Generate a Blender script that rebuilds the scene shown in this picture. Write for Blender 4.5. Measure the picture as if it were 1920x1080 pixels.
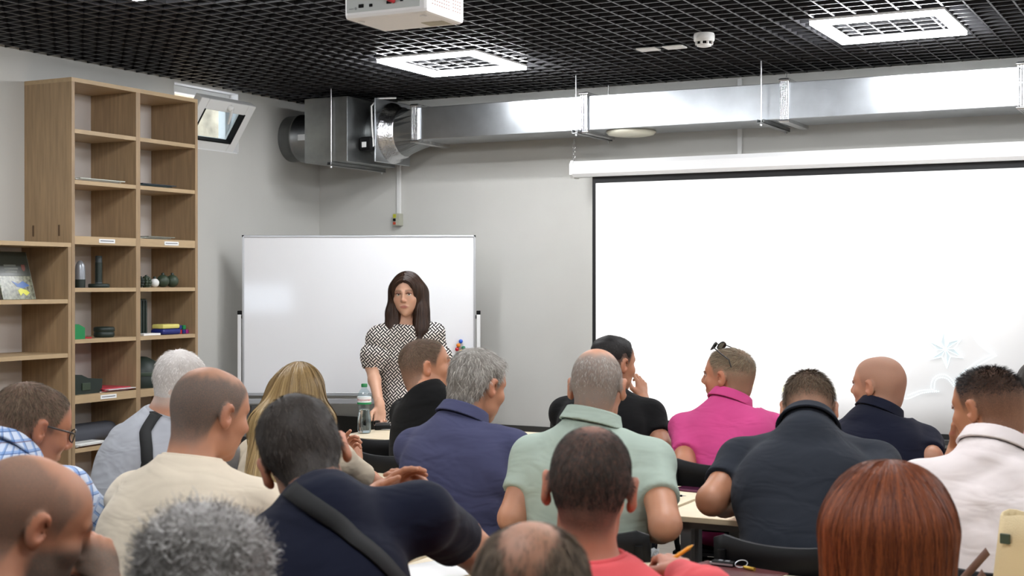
import bpy, bmesh, math, random
import numpy as np
from mathutils import Vector, Matrix, Euler

for o in list(bpy.data.objects):
    bpy.data.objects.remove(o)
SC = bpy.context.scene
COL = SC.collection
PI = math.pi

# ------------------------------------------------------------------ camera
YAW = math.radians(27.6)
CAM_H = 1.55
FPX = 2600.0
cam_d = bpy.data.cameras.new('camera')
cam_d.sensor_width = 36.0
cam_d.lens = FPX / 1920.0 * 36.0
cam_d.clip_start = 0.05
cam_d.dof.use_dof = True
cam_d.dof.focus_distance = 6.6
cam_d.dof.aperture_fstop = 6.3
cam = bpy.data.objects.new('camera', cam_d)
cam.location = (0, 0, CAM_H)
cam.rotation_euler = (math.radians(90 - 0.22), 0, YAW)
COL.objects.link(cam)
SC.camera = cam

# ------------------------------------------------------------------ world, exposure
world = bpy.data.worlds.new('world')
SC.world = world
world.use_nodes = True
wn = world.node_tree.nodes
wn['Background'].inputs['Color'].default_value = (0.80, 0.88, 1.0, 1)
wn['Background'].inputs['Strength'].default_value = 5.0
SC.view_settings.view_transform = 'Standard'
SC.view_settings.look = 'None'
SC.view_settings.gamma = 1.0
SC.view_settings.use_curve_mapping = False
SC.view_settings.exposure = 0.52
LAMP_STRENGTH = 60.0
SC.cycles.max_bounces = 6
SC.cycles.diffuse_bounces = 3
SC.cycles.sample_clamp_indirect = 6.0
SC.cycles.caustics_reflective = False
SC.cycles.caustics_refractive = False

# ------------------------------------------------------------------ measuring helper: a point at image (px,py) and distance t along the view axis
CF = np.array((-math.sin(YAW), math.cos(YAW), 0.0))
CR = np.array((math.cos(YAW), math.sin(YAW), 0.0))
HOR = 530.0
def at(px, py, t):
    p = t * (CF + (px - 960.0) / FPX * CR)
    p[2] = CAM_H - (py - HOR) / FPX * t
    return p

# ------------------------------------------------------------------ colours and materials
def s2l(c):
    return tuple(((v / 255.0) / 12.92 if v / 255.0 <= 0.04045 else ((v / 255.0 + 0.055) / 1.055) ** 2.4) for v in c)

MATS = {}
def mat(name, rgb, rough=0.6, metal=0.0, noise=None, bump=None, spec=None, alpha=None, trans=None, emit=None, sheen=None, coat=None):
    """Principled material; noise = (scale, amount, stretch xyz) value variation, bump = (scale, strength)"""
    if name in MATS:
        return MATS[name]
    m = bpy.data.materials.new(name)
    m.use_nodes = True
    nt = m.node_tree
    b = nt.nodes['Principled BSDF']
    col = s2l(rgb) + (1,)
    b.inputs['Base Color'].default_value = col
    b.inputs['Roughness'].default_value = rough
    b.inputs['Metallic'].default_value = metal
    if spec is not None:
        b.inputs['Specular IOR Level'].default_value = spec
    if trans is not None:
        b.inputs['Transmission Weight'].default_value = trans
        b.inputs['IOR'].default_value = 1.33
    if coat is not None:
        b.inputs['Coat Weight'].default_value = coat
        b.inputs['Coat Roughness'].default_value = 0.08
    if sheen is not None:
        b.inputs['Sheen Weight'].default_value = sheen
    if emit is not None:
        b.inputs['Emission Color'].default_value = s2l(emit[0]) + (1,)
        b.inputs['Emission Strength'].default_value = emit[1]
    if noise or bump:
        tc = nt.nodes.new('ShaderNodeTexCoord')
    if noise:
        sc_, amt, st = noise
        mp = nt.nodes.new('ShaderNodeMapping')
        mp.inputs['Scale'].default_value = st
        nt.links.new(tc.outputs['Object'], mp.inputs['Vector'])
        nz = nt.nodes.new('ShaderNodeTexNoise')
        nz.inputs['Scale'].default_value = sc_
        nz.inputs['Detail'].default_value = 4
        nt.links.new(mp.outputs[0], nz.inputs['Vector'])
        rp = nt.nodes.new('ShaderNodeValToRGB')
        rp.color_ramp.elements[0].position = 0.3
        rp.color_ramp.elements[1].position = 0.7
        rp.color_ramp.elements[0].color = tuple(max(0, c * (1 - amt)) for c in col[:3]) + (1,)
        rp.color_ramp.elements[1].color = tuple(min(1, c * (1 + amt)) for c in col[:3]) + (1,)
        nt.links.new(nz.outputs['Fac'], rp.inputs['Fac'])
        nt.links.new(rp.outputs['Color'], b.inputs['Base Color'])
    if bump:
        nb = nt.nodes.new('ShaderNodeTexNoise')
        nb.inputs['Scale'].default_value = bump[0]
        nb.inputs['Detail'].default_value = 3
        nt.links.new(tc.outputs['Object'], nb.inputs['Vector'])
        bp = nt.nodes.new('ShaderNodeBump')
        bp.inputs['Strength'].default_value = bump[1]
        bp.inputs['Distance'].default_value = 0.01
        nt.links.new(nb.outputs['Fac'], bp.inputs['Height'])
        nt.links.new(bp.outputs[0], b.inputs['Normal'])
    MATS[name] = m
    return m

M_WALL = mat('wall_paint', (205, 204, 199), 0.55, noise=(3.0, 0.02, (1, 1, 1)), bump=(180, 0.05))
M_FLOOR = mat('floor_vinyl', (158, 150, 140), 0.45, noise=(4.0, 0.12, (1, 6, 1)))
M_BLACK = mat('ceiling_black', (14, 14, 15), 0.9)
M_SLAT = mat('slat_black', (50, 50, 53), 0.40)
M_OAK = mat('oak', (160, 134, 102), 0.5, noise=(5.0, 0.16, (14, 14, 0.9)), bump=(60, 0.03))
M_OAK_E = mat('oak_edge', (184, 158, 122), 0.5, noise=(6.0, 0.08, (6, 1, 6)))
M_WHITEB = mat('white_board_back', (226, 219, 214), 0.6)
M_GALV = mat('galvanised', (188, 192, 196), 0.30, 1.0, noise=(7.0, 0.10, (1, 1, 1)))
M_GALV_D = mat('galvanised_dull', (150, 152, 152), 0.38, 1.0, noise=(9.0, 0.14, (1, 1, 1)))
M_FOIL = mat('foil_tape', (225, 226, 228), 0.18, 1.0, bump=(90, 0.4))
M_STEEL = mat('steel', (190, 190, 190), 0.3, 1.0)
M_WPLAST = mat('white_plastic', (232, 232, 230), 0.4)
M_WMETAL = mat('white_metal', (236, 236, 236), 0.35)
M_ALU = mat('aluminium', (205, 207, 210), 0.35, 0.85)
M_BPLAST = mat('black_plastic', (10, 10, 12), 0.55, spec=.22)
M_BRUB = mat('black_matte', (10, 10, 11), 0.75, spec=.25)
M_BIRCH = mat('birch_top', (236, 220, 190), 0.42, noise=(4.0, 0.04, (1, 9, 1)))
M_BIRCH_E = mat('birch_edge', (198, 182, 152), 0.5)
M_GREYMET = mat('grey_metal', (120, 121, 122), 0.45, 0.6)
def glass_mat(name, tint=(245, 248, 250), refl=.08):
    m = bpy.data.materials.new(name); m.use_nodes = True; nt = m.node_tree; MATS[name] = m
    out = nt.nodes['Material Output']; nt.nodes.remove(nt.nodes['Principled BSDF'])
    tr = nt.nodes.new('ShaderNodeBsdfTransparent'); tr.inputs['Color'].default_value = s2l(tint) + (1,)
    gl = nt.nodes.new('ShaderNodeBsdfGlossy'); gl.inputs['Roughness'].default_value = .03
    mx = nt.nodes.new('ShaderNodeMixShader'); mx.inputs[0].default_value = refl; nt.links.new(tr.outputs[0], mx.inputs[1]); nt.links.new(gl.outputs[0], mx.inputs[2])
    nt.links.new(mx.outputs[0], out.inputs['Surface'])
    return m
M_PAPER = mat('paper', (243, 243, 242), 0.7)
M_DARKW = mat('dark_wainscot', (58, 57, 54), 0.6)

# ------------------------------------------------------------------ object helpers
def link(o, parent=None):
    COL.objects.link(o)
    if parent is not None:
        o.parent = parent
    return o

def tag(o, label=None, cat=None, group=None, kind=None):
    if label: o['label'] = label
    if cat: o['category'] = cat
    if group: o['group'] = group
    if kind: o['kind'] = kind
    return o

def thing(name, label, cat, loc=(0, 0, 0), rz=0.0, group=None):
    o = bpy.data.objects.new(name, None)
    o.empty_display_size = 0.05
    o.location = loc
    o.rotation_euler = (0, 0, rz)
    link(o)
    return tag(o, label, cat, group)

def copy_tree(o, parent=None):
    c = o.copy(); COL.objects.link(c); c.parent = parent
    for ch in list(o.children):
        copy_tree(ch, c)
    return c

class MB:
    """collects primitive shapes into one mesh"""
    def __init__(s):
        s.v = []; s.f = []; s.sm = []
    def add(s, vs, fs, smooth=False):
        n = len(s.v)
        s.v += [tuple(map(float, p)) for p in vs]
        s.f += [tuple(n + i for i in f) for f in fs]
        s.sm += [smooth] * len(fs)
        return s
    def box(s, lo, hi, bev=0.0):
        x0, y0, z0 = lo; x1, y1, z1 = hi
        if bev <= 0:
            vs = [(x, y, z) for z in (z0, z1) for y in (y0, y1) for x in (x0, x1)]
            fs = [(0, 2, 3, 1), (4, 5, 7, 6), (0, 1, 5, 4), (2, 6, 7, 3), (0, 4, 6, 2), (1, 3, 7, 5)]
            return s.add(vs, fs)
        bm = bmesh.new()
        bmesh.ops.create_cube(bm, size=1.0)
        for v in bm.verts:
            v.co = Vector(((x0 + x1) / 2 + v.co.x * (x1 - x0), (y0 + y1) / 2 + v.co.y * (y1 - y0), (z0 + z1) / 2 + v.co.z * (z1 - z0)))
        bmesh.ops.bevel(bm, geom=bm.edges[:], offset=bev, segments=2, affect='EDGES', profile=0.5)
        bm.verts.index_update()
        s.add([v.co for v in bm.verts], [[v.index for v in f.verts] for f in bm.faces])
        bm.free()
        return s
    def tube(s, pts, r, n=8, closed=False, caps=True, smooth=True):
        pts = [Vector(p) for p in pts]
        m = len(pts)
        rr = r if isinstance(r, (list, tuple)) else [r] * m
        rings = []
        up = Vector((0, 0, 1))
        prev = None
        for i, p in enumerate(pts):
            a = pts[i - 1] if (i > 0 or closed) else p
            b = pts[(i + 1) % m] if (i < m - 1 or closed) else p
            t = (b - a).normalized()
            if prev is None:
                ref = up if abs(t.z) < 0.9 else Vector((1, 0, 0))
                u = t.cross(ref).normalized()
            else:
                u = (prev - t * prev.dot(t)).normalized()
            prev = u
            w = t.cross(u)
            rings.append([p + (u * math.cos(2 * PI * k / n) + w * math.sin(2 * PI * k / n)) * rr[i] for k in range(n)])
        vs = [v for r_ in rings for v in r_]
        fs = []
        for i in range(m if closed else m - 1):
            j = (i + 1) % m
            for k in range(n):
                l = (k + 1) % n
                fs.append((i * n + k, i * n + l, j * n + l, j * n + k))
        s.add(vs, fs, smooth)
        if caps and not closed:
            s.add(rings[0], [tuple(range(n))[::-1]]); s.add(rings[-1], [tuple(range(n))])
        return s
    def lathe(s, prof, n=24, c=(0, 0, 0), axis='z', smooth=True):
        """prof: (radius, height) pairs"""
        def P(r, h, a):
            x, y = r * math.cos(a), r * math.sin(a)
            if axis == 'z': return (c[0] + x, c[1] + y, c[2] + h)
            if axis == 'x': return (c[0] + h, c[1] + x, c[2] + y)
            return (c[0] + y, c[1] + h, c[2] + x)
        vs = [P(r, h, 2 * PI * k / n) for r, h in prof for k in range(n)]
        fs = []
        for i in range(len(prof) - 1):
            for k in range(n):
                l = (k + 1) % n
                fs.append((i * n + k, i * n + l, (i + 1) * n + l, (i + 1) * n + k))
        s.add(vs, fs, smooth)
        if prof[0][0] > 1e-6: s.add(vs[:n], [tuple(range(n))[::-1]])
        if prof[-1][0] > 1e-6: s.add(vs[-n:], [tuple(range(n))])
        return s
    def sphere(s, c, r, n=14, m=8):
        rx, ry, rz = r if isinstance(r, (tuple, list)) else (r, r, r)
        vs = [(c[0], c[1], c[2] - rz)]
        for i in range(1, m):
            a = -PI / 2 + PI * i / m
            vs += [(c[0] + rx * math.cos(a) * math.cos(2 * PI * k / n), c[1] + ry * math.cos(a) * math.sin(2 * PI * k / n), c[2] + rz * math.sin(a)) for k in range(n)]
        vs.append((c[0], c[1], c[2] + rz))
        fs = [(0, 1 + (k + 1) % n, 1 + k) for k in range(n)]
        for i in range(m - 2):
            for k in range(n):
                l = (k + 1) % n
                fs.append((1 + i * n + k, 1 + i * n + l, 1 + (i + 1) * n + l, 1 + (i + 1) * n + k))
        e = len(vs) - 1
        fs += [(e, 1 + (m - 2) * n + k, 1 + (m - 2) * n + (k + 1) % n) for k in range(n)]
        return s.add(vs, fs, True)
    def prism(s, poly, axis, a, b):
        """extrude a 2-D polygon along an axis from a to b"""
        def P(u, v, w):
            return {'x': (w, u, v), 'y': (u, w, v), 'z': (u, v, w)}[axis]
        n = len(poly)
        vs = [P(u, v, a) for u, v in poly] + [P(u, v, b) for u, v in poly]
        fs = [tuple(range(n))[::-1], tuple(range(n, 2 * n))] + [(k, (k + 1) % n, n + (k + 1) % n, n + k) for k in range(n)]
        return s.add(vs, fs)
    def sheet(s, grid, th, smooth=True):
        """grid[i][j] of points -> closed sheet of thickness th"""
        g = np.array(grid, float)
        du = np.gradient(g, axis=0); dv = np.gradient(g, axis=1)
        nn = np.cross(du, dv); nn /= np.linalg.norm(nn, axis=2, keepdims=True) + 1e-12
        A = g + nn * th / 2; B = g - nn * th / 2
        h, w = g.shape[:2]
        vs = list(A.reshape(-1, 3)) + list(B.reshape(-1, 3))
        N = h * w
        fs = []
        for i in range(h - 1):
            for j in range(w - 1):
                q = (i * w + j, (i + 1) * w + j, (i + 1) * w + j + 1, i * w + j + 1)
                fs.append(q); fs.append(tuple(N + k for k in q[::-1]))
        s.add(vs, fs, smooth)
        ed = []
        per = [(0, j) for j in range(w)] + [(i, w - 1) for i in range(1, h)] + [(h - 1, j) for j in range(w - 2, -1, -1)] + [(i, 0) for i in range(h - 2, 0, -1)]
        ids = [i * w + j for i, j in per]
        n0 = len(s.v) - 2 * N
        for k in range(len(ids)):
            a, b = ids[k], ids[(k + 1) % len(ids)]
            s.f.append((n0 + a, n0 + b, n0 + N + b, n0 + N + a)); s.sm.append(False)
        return s
    def mesh(s, name, m):
        me = bpy.data.meshes.new(name)
        me.from_pydata(s.v, [], s.f)
        me.polygons.foreach_set('use_smooth', s.sm)
        if m is not None: me.materials.append(m)
        bm = bmesh.new(); bm.from_mesh(me); bmesh.ops.recalc_face_normals(bm, faces=bm.faces); bm.to_mesh(me); bm.free()
        me.update()
        return me
    def build(s, name, m, parent=None):
        return link(bpy.data.objects.new(name, s.mesh(name, m)), parent)

def part(name, m, parent, fn):
    b = MB(); fn(b)
    return b.build(name, m, parent)

def struct(o):
    o['kind'] = 'structure'
    return o
# ------------------------------------------------------------------ the room
XL, YB, ZC = -5.85, 8.2, 2.81        # left wall, back wall, underside of the grid ceiling
XR, YR, ZS = 3.2, -2.2, 3.25
struct(part('floor', M_FLOOR, None, lambda b: b.box((XL - .3, YR - .2, -.1), (XR + .2, YB + .2, 0))))
struct(part('wall_back', M_WALL, None, lambda b: b.box((XL - .3, YB, 0), (XR + .2, YB + .2, ZS))))
struct(part('wall_right', M_WALL, None, lambda b: b.box((XR, YR, 0), (XR + .2, YB, ZS))))
RW = (-2.90, -2.02, 1.12, 1.56)      # small window in the wall behind the viewer, mirrored in the whiteboard
def _wr(b):
    b.box((XL - .3, YR - .2, 0), (XR + .2, YR, RW[2])); b.box((XL - .3, YR - .2, RW[3]), (XR + .2, YR, ZS))
    b.box((XL - .3, YR - .2, RW[2]), (RW[0], YR, RW[3])); b.box((RW[1], YR - .2, RW[2]), (XR + .2, YR, RW[3]))
struct(part('wall_rear', M_WALL, None, _wr))
w2 = thing('window_2', None, None, (RW[0], YR - .1, RW[2])); struct(w2)
ww, wh = RW[1] - RW[0], RW[3] - RW[2]
part('window_frame', M_WPLAST, w2, lambda b: (b.box((0, -.03, 0), (ww, .03, .03)), b.box((0, -.03, wh - .03), (ww, .03, wh)), b.box((0, -.03, .03), (.03, .03, wh - .03)), b.box((ww - .03, -.03, .03), (ww, .03, wh - .03))))
part('glass', glass_mat('rear_glass'), w2, lambda b: b.box((.03, -.004, .03), (ww - .03, .004, wh - .03)))
WY0, WY1, WZ0, WZ1 = 6.66, 7.29, 2.40, 2.80     # window opening
def _wl(b):
    b.box((XL - .15, YR, 0), (XL, YB, WZ0)); b.box((XL - .15, YR, WZ1), (XL, YB, ZS))
    b.box((XL - .15, YR, WZ0), (XL, WY0, WZ1)); b.box((XL - .15, WY1, WZ0), (XL, YB, WZ1))
struct(part('wall_left', M_WALL, None, _wl))
struct(part('trim_1', M_DARKW, None, lambda b: b.box((XL, YB - .012, 0), (XR, YB, 0.60))))
ceil = struct(part('ceiling', M_BLACK, None, lambda b: b.box((XL - .3, YR - .2, ZS), (XR + .2, YB + .2, ZS + .1))))
# open-cell grid: crossing slats hung under the black slab
def slat_mesh(axis):
    b = MB()
    if axis == 'x': b.box((XL, -.0045, 0), (XR, .0045, .038))
    else: b.box((-.0045, YR, .0008), (.0045, YB, .0372))
    return b.mesh('slat', M_SLAT)
sx, sy = slat_mesh('x'), slat_mesh('y')
n = int((YB - 0.05 - YR) / .1)
for i in range(n):
    o = link(bpy.data.objects.new('slat', sx), ceil); o.location = (0, YB - .07 - i * .1, ZC)
n = int((XR - XL - .05) / .1)
for i in range(n):
    o = link(bpy.data.objects.new('slat', sy), ceil); o.location = (XL + .06 + i * .1, 0, ZC)

# ------------------------------------------------------------------ ceiling lights: square LED frames
M_LED = mat('led_diffuser', (255, 255, 255), 0.5, emit=((250, 252, 255), LAMP_STRENGTH))
def frame_ring(b, h0, h1, w, z0, z1):
    for a in (-1, 1):
        b.box((-h1, a * h1 if a < 0 else h1 - w, z0), (h1, a * h1 + w if a < 0 else h1, z1))
        b.box((a * h1 if a < 0 else h1 - w, -h1 + w, z0), (a * h1 + w if a < 0 else h1, h1 - w, z1))
lamp0 = thing('ceiling_light', 'x', 'lamp', (0, 0, 0), 0, 'square ceiling lights')
part('diffuser', M_LED, lamp0, lambda b: frame_ring(b, .255, .31, .046, -.030, -.012))
part('housing', M_WMETAL, lamp0, lambda b: frame_ring(b, .25, .313, .052, -.012, -.001))
part('driver_box', M_WMETAL, lamp0, lambda b: b.box((-.07, -.03, .05), (.09, .03, .08), .004))
lamp_spots = [(-3.95, 6.83, 'glowing square light frame in the ceiling beyond the white projector'),
              (-1.50, 6.84, 'glowing square light frame in the ceiling nearest the smoke detector')]
for gx in (-3.95, -1.5, 0.95):
    for gy in (6.83, 4.3, 1.8):
        if gy == 6.83 and gx < 0: continue
        lamp_spots.append((gx, gy, 'square light frame of the ceiling rows above the audience, outside the picture'))
for i, (x, y, l) in enumerate(lamp_spots):
    o = lamp0 if i == 0 else copy_tree(lamp0)
    o.location = (x, y, ZC); o['label'] = l

# ------------------------------------------------------------------ window high in the left wall, its sash tilted into the room
M_GLASS = glass_mat('window_glass', (236, 244, 248))
win = thing('window_1', None, None, (XL, (WY0 + WY1) / 2, WZ0)); struct(win)
hw = (WY1 - WY0) / 2
part('window_reveal', M_WMETAL, win, lambda b: (b.box((-.15, -hw, .0), (.0, -hw + .006, .40)), b.box((-.15, hw - .006, 0), (0, hw, .40)), b.box((-.15, -hw, -.0), (0, hw, .006)), b.box((-.15, -hw, .394), (0, hw, .40))))
part('window_frame', M_WPLAST, win, lambda b: (b.box((-.13, -hw + .006, .006), (-.07, -hw + .05, .394), .004), b.box((-.13, hw - .05, .006), (-.07, hw - .006, .394), .004), b.box((-.13, -hw + .05, .006), (-.07, hw - .05, .05), .004), b.box((-.13, -hw + .05, .35), (-.07, hw - .05, .394), .004)))
sash = bpy.data.objects.new('sash', None); link(sash, win)
sash.location = (-.065, 0, .03); sash.rotation_euler = (0, math.radians(34), 0)
sw_, sh_ = .268, .36
part('sash_frame', M_WPLAST, sash, lambda b: (b.box((0, -sw_, 0), (.06, -sw_ + .075, sh_), .006), b.box((0, sw_ - .075, 0), (.06, sw_, sh_), .006), b.box((0, -sw_ + .075, 0), (.06, sw_ - .075, .075), .006), b.box((0, -sw_ + .075, sh_ - .075), (.06, sw_ - .075, sh_), .006)))
part('gasket', M_BRUB, sash, lambda b: (b.box((.02, -sw_ + .07, .07), (.064, -sw_ + .079, sh_ - .07)), b.box((.02, sw_ - .079, .07), (.064, sw_ - .07, sh_ - .07)), b.box((.02, -sw_ + .07, .07), (.064, sw_ - .07, .079))))
part('glass', M_GLASS, sash, lambda b: b.box((.025, -sw_ + .074, .074), (.032, sw_ - .074, sh_ - .074)))
part('handle', M_WPLAST, sash, lambda b: (b.lathe([(.0, .085), (.02, .084), (.022, .06)], 16, (0, .02, sh_ - .038), 'x'), b.tube([(.082, .02, sh_ - .038), (.088, .03, sh_ - .08), (.084, .05, sh_ - .14)], [.009, .010, .007], 8)))
# masonry outside the window
M_STONE = mat('outside_stone', (196, 176, 150), 0.9, noise=(6.0, 0.45, (1, 1, 1)), bump=(14, 0.8))
ow = part('outside_wall', M_STONE, None, lambda b: b.box((-.1, -2.2, -1.4), (.1, 2.2, 1.2), .02)); ow.location = (XL - .9, 7.9, 2.7)
tag(ow, 'pale rough stone wall outside behind the open tilted window', 'wall')

# ------------------------------------------------------------------ radiator on the left wall by the whiteboard
rad = thing('radiator', 'grey panel radiator with vertical ribs low behind the whiteboard', 'radiator', (XL + .022, 6.95, .12))
M_RAD = mat('radiator_enamel', (150, 152, 152), 0.4)
part('panel', M_RAD, rad, lambda b: b.box((.04, -.5, 0), (.07, .5, .64), .006))
for i in range(12):
    part('rib', M_RAD, rad, lambda b: b.box((.068, -.485 + i * .082, .02), (.085, -.485 + i * .082 + .066, .62), .005))
for y_ in (-.4, .37):
    part('bracket', M_RAD, rad, lambda b: b.box((-.018, y_, .4), (.04, y_ + .03, .5)))
# ------------------------------------------------------------------ bookcases along the left wall
BX = XL + .002          # back
BF = -5.50              # front plane
TH = .022
def bookcase(name, label, y0, y1, ncol, z_top, rows, seams):
    r = thing(name, label, 'bookcase', (BX, (y0 + y1) / 2, 0))
    L = y1 - y0; D = BF - BX
    ys = [-L / 2 + i * L / ncol for i in range(ncol + 1)]
    part('side_panel', M_OAK, r, lambda b: b.box((0, ys[0], 0), (D, ys[0] + TH, z_top - TH)))
    part('side_panel', M_OAK, r, lambda b: b.box((0, ys[-1] - TH, 0), (D, ys[-1], z_top - TH)))
    for y in ys[1:-1]:
        part('divider', M_OAK, r, lambda b: b.box((.006, y - TH / 2 - .006, 0.06), (D - .001, y + TH / 2 + .006, z_top - TH)))
    part('top_panel', M_OAK_E, r, lambda b: b.box((0, ys[0], z_top - TH), (D, ys[-1], z_top)))
    part('back_panel', M_WHITEB, r, lambda b: b.box((0.001, ys[0] + TH, .06), (.006, ys[-1] - TH, z_top - TH)))
    for z in rows:
        th = .044 if z in seams else TH
        for i in range(ncol):
            part('shelf', M_OAK_E, r, lambda b: b.box((.006, ys[i] + (TH if i == 0 else TH / 2 + .006), z - th), (D - .002, ys[i + 1] - (TH if i == ncol - 1 else TH / 2 + .006), z)))
    part('plinth', M_OAK_E, r, lambda b: b.box((0.02, ys[0] + TH, 0), (D - .02, ys[-1] - TH, .06)))
    return r
TY0, TY1 = 5.46, 6.47
T_ROWS = [2.372, 2.100, 1.800, 1.522, 1.246, .945, .66, .36, .08]
tall = bookcase('bookcase', 'tall oak open bookcase with two columns standing beside the window', TY0, TY1, 2, 2.645, T_ROWS, (1.800, .945))
low = bookcase('bookcase', 'lower oak open bookcase standing against the side of the tall one', TY0 - 1.06, TY0 - .004, 2, 1.762, [1.462, 1.175, .875, .58, .3, .08], ())
# fitting holes on the tall side panel
part('dowel_cap', mat('brown_cap', (96, 74, 52), .6), tall, lambda b: [b.box((x, -(TY1 - TY0) / 2 - .002, z), (x + .012, -(TY1 - TY0) / 2 + .001, z + .03)) for x in (.06, .25) for z in (1.80, 1.83)])
# label strips on the shelf edges
for (yy, z) in ((5.72, 1.778), (6.24, 1.778), (5.73, .924)):
    o = part('label_strip', M_PAPER, tall, lambda b: b.box((BF - BX - .002, -.06, -.011), (BF - BX + .0015, .06, .011)))
    o.location = (0, yy - (TY0 + TY1) / 2, z)
    part('text_line', mat('ink_grey', (120, 120, 125), .8), o, lambda b: b.box((BF - BX + .0014, -.052, -.002), (BF - BX + .002, .05, .003)))

# things on the shelves; sy = position along the shelf, sx = distance from the front edge
def on(yy, inset, z): return (BF - inset, yy, z + .0005)
M_OLIVE = mat('olive_drab', (52, 66, 50), 0.5)
M_OLIVE_D = mat('olive_dark', (28, 40, 34), 0.5)
M_GREEN = mat('green_plastic', (24, 132, 74), 0.4)
M_RED = mat('red_plastic', (176, 30, 44), 0.4)
M_BLUE = mat('blue_plastic', (26, 40, 116), 0.4)
M_YEL = mat('yellow_plastic', (226, 214, 120), 0.45)
M_SILV = mat('silver_paint', (150, 154, 160), 0.35, 0.5)
M_CLEAR = glass_mat('clear_plastic', (225, 230, 232))
def single(name, m, label, cat, loc, fn, rz=0, group=None):
    o = part(name, m, None, fn); o.location = loc; o.rotation_euler = (0, 0, rz)
    return tag(o, label, cat, group)
# paper stacks
def mag_stack(name, label, loc, cols, size=(.2, .28), rz=0.0):
    r = thing(name, label, 'magazines', loc, rz)
    z = 0
    for i, c in enumerate(cols):
        j = ((i * 37) % 5 - 2) * .008
        part('magazine', mat('cover_%d_%d_%d' % c, c, .35), r, lambda b: b.box((-size[0] + j, -size[1] / 2 + j, z), (j, size[1] / 2 + j, z + .005)))
        z += .0055
    return r
mag_stack('magazine_stack', 'white booklets lying on the tall bookcase, second shelf from the top', on(5.69, .03, 2.100), [(220, 224, 214), (232, 232, 228), (200, 205, 196)], (.2, .34))
mag_stack('magazine_stack', 'dark thin booklets lying right of the white ones on the tall bookcase', on(6.13, .02, 2.100), [(40, 58, 66), (70, 96, 100), (30, 40, 52)], (.2, .28))
mag_stack('magazine_stack', 'fanned grey papers on the tall bookcase above the green balls', on(6.16, .03, 1.800), [(176, 182, 176), (208, 212, 206), (120, 122, 112)], (.22, .26), .12)
mag_stack('magazine_stack', 'red and white booklets beside the dark green case on the bookcase', on(5.83, .02, .945), [(214, 200, 200), (176, 40, 58), (222, 216, 214), (190, 60, 76)], (.2, .22))
mag_stack('magazine_stack', 'loose white booklets lying below a grey rolled mat', on(5.62, .02, .66), [(150, 40, 44), (214, 212, 206), (226, 226, 222), (236, 236, 232)], (.2, .24), .08)
single('rolled_mat', mat('grey_fabric', (74, 76, 84), .8), 'grey rolled mat lying on the lowest visible bookcase shelf', 'mat', on(5.72, .16, .66), lambda b: b.lathe([(0, -.2), (.05, -.19), (.056, -.15), (.056, .15), (.05, .19), (0, .2)], 20, (0, 0, .0565), 'y'))
# shell model, cylinder, tin
sh = thing('shell_model', 'silver grey artillery shell model standing on the bookcase', 'model', on(5.62, .1, 1.522))
part('nose', M_SILV, sh, lambda b: b.lathe([(.028, .045), (.028, .10), (.024, .125), (.012, .145), (0, .15)], 18))
part('base', M_OLIVE_D, sh, lambda b: b.lathe([(.027, 0), (.028, .045)], 18))
tu = thing('tube_model', 'dark slim upright tube beside the silver shell model', 'model', on(5.80, .14, 1.522))
part('body', M_OLIVE_D, tu, lambda b: b.lathe([(.02, .03), (.02, .14)], 16))
part('cap', mat('grey_tube', (70, 78, 80), .5), tu, lambda b: (b.lathe([(.021, 0), (.021, .03)], 16), b.lathe([(.019, .14), (.019, .175), (.015, .178)], 16)))
single('flat_tin', M_OLIVE_D, 'flat dark green tin lying in front of the silver shell model', 'tin', on(5.72, .06, 1.522), lambda b: b.lathe([(.055, 0), (.058, .004), (.058, .018), (.052, .022), (0, .022)], 20))
# training balls and moulded bodies
for i, (yy, r_, m_) in enumerate(((6.045, .030, M_OLIVE_D), (6.105, .030, M_OLIVE), (6.175, .026, M_WPLAST), (6.245, .037, M_OLIVE), (6.325, .037, M_OLIVE))):
    g = thing('grenade_model', ('knobbly dark green grenade model first from the divider on its shelf', 'knobbly olive grenade model second from the divider on its shelf', 'white ball model between the green grenade models', 'smooth green ball model next to the white one', 'smooth green ball model nearest the shelf end')[i], 'model', on(yy, .07, 1.522), 0, 'grenade models')
    def gb(b):
        if i < 2:
            for a in range(8):
                for k in range(5):
                    t_ = -1.1 + k * .55
                    b.sphere((r_ * .82 * math.cos(t_) * math.cos(a * PI / 4), r_ * .82 * math.cos(t_) * math.sin(a * PI / 4), r_ + r_ * .95 * math.sin(t_)), r_ * .32, 6, 4)
            b.sphere((0, 0, r_), r_ * .88, 12, 8)
        else:
            b.sphere((0, 0, r_), r_, 18, 12)
    part('body', m_, g, gb)
    part('cap', M_OLIVE_D, g, lambda b: b.lathe([(.009, r_ * 1.9), (.009, r_ * 2 + .008), (.005, r_ * 2 + .012)], 10))
# cards pinned to the white back
def card(label, yy, z, w, h, dark):
    c = thing('printed_card', label, 'card', (BX + .0075, yy, z))
    part('sheet', M_PAPER, c, lambda b: b.box((0, -w / 2, 0), (.0012, w / 2, h)))
    mm = mat('ink_olive', (46, 48, 40), .7)
    part('print', mm, c, lambda b: (b.box((.0012, -w * .46, h * .9), (.0018, w * .46, h * .93)), b.box((.0012, -w * .46, h * .06), (.0018, w * .3, h * .09)),
        b.lathe([(0, 0), (.3 * min(w, h), 0.0006)], 14, (.0012, 0, h * .45), 'x') if dark else b.box((.0012, -w * .12, h * .3), (.0018, w * .12, h * .6))))
card('small printed card behind the silver shell model', 5.64, 1.60, .13, .11, False)
card('printed card with a dark fruit-like drawing behind the green tin', 5.70, 1.30, .13, .13, True)
card('pair of framed prints behind the knobbly grenade models', 6.08, 1.63, .12, .1, False)
card('black and white print beside the tall dark green block', 6.03, 1.36, .1, .13, True)
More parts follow.
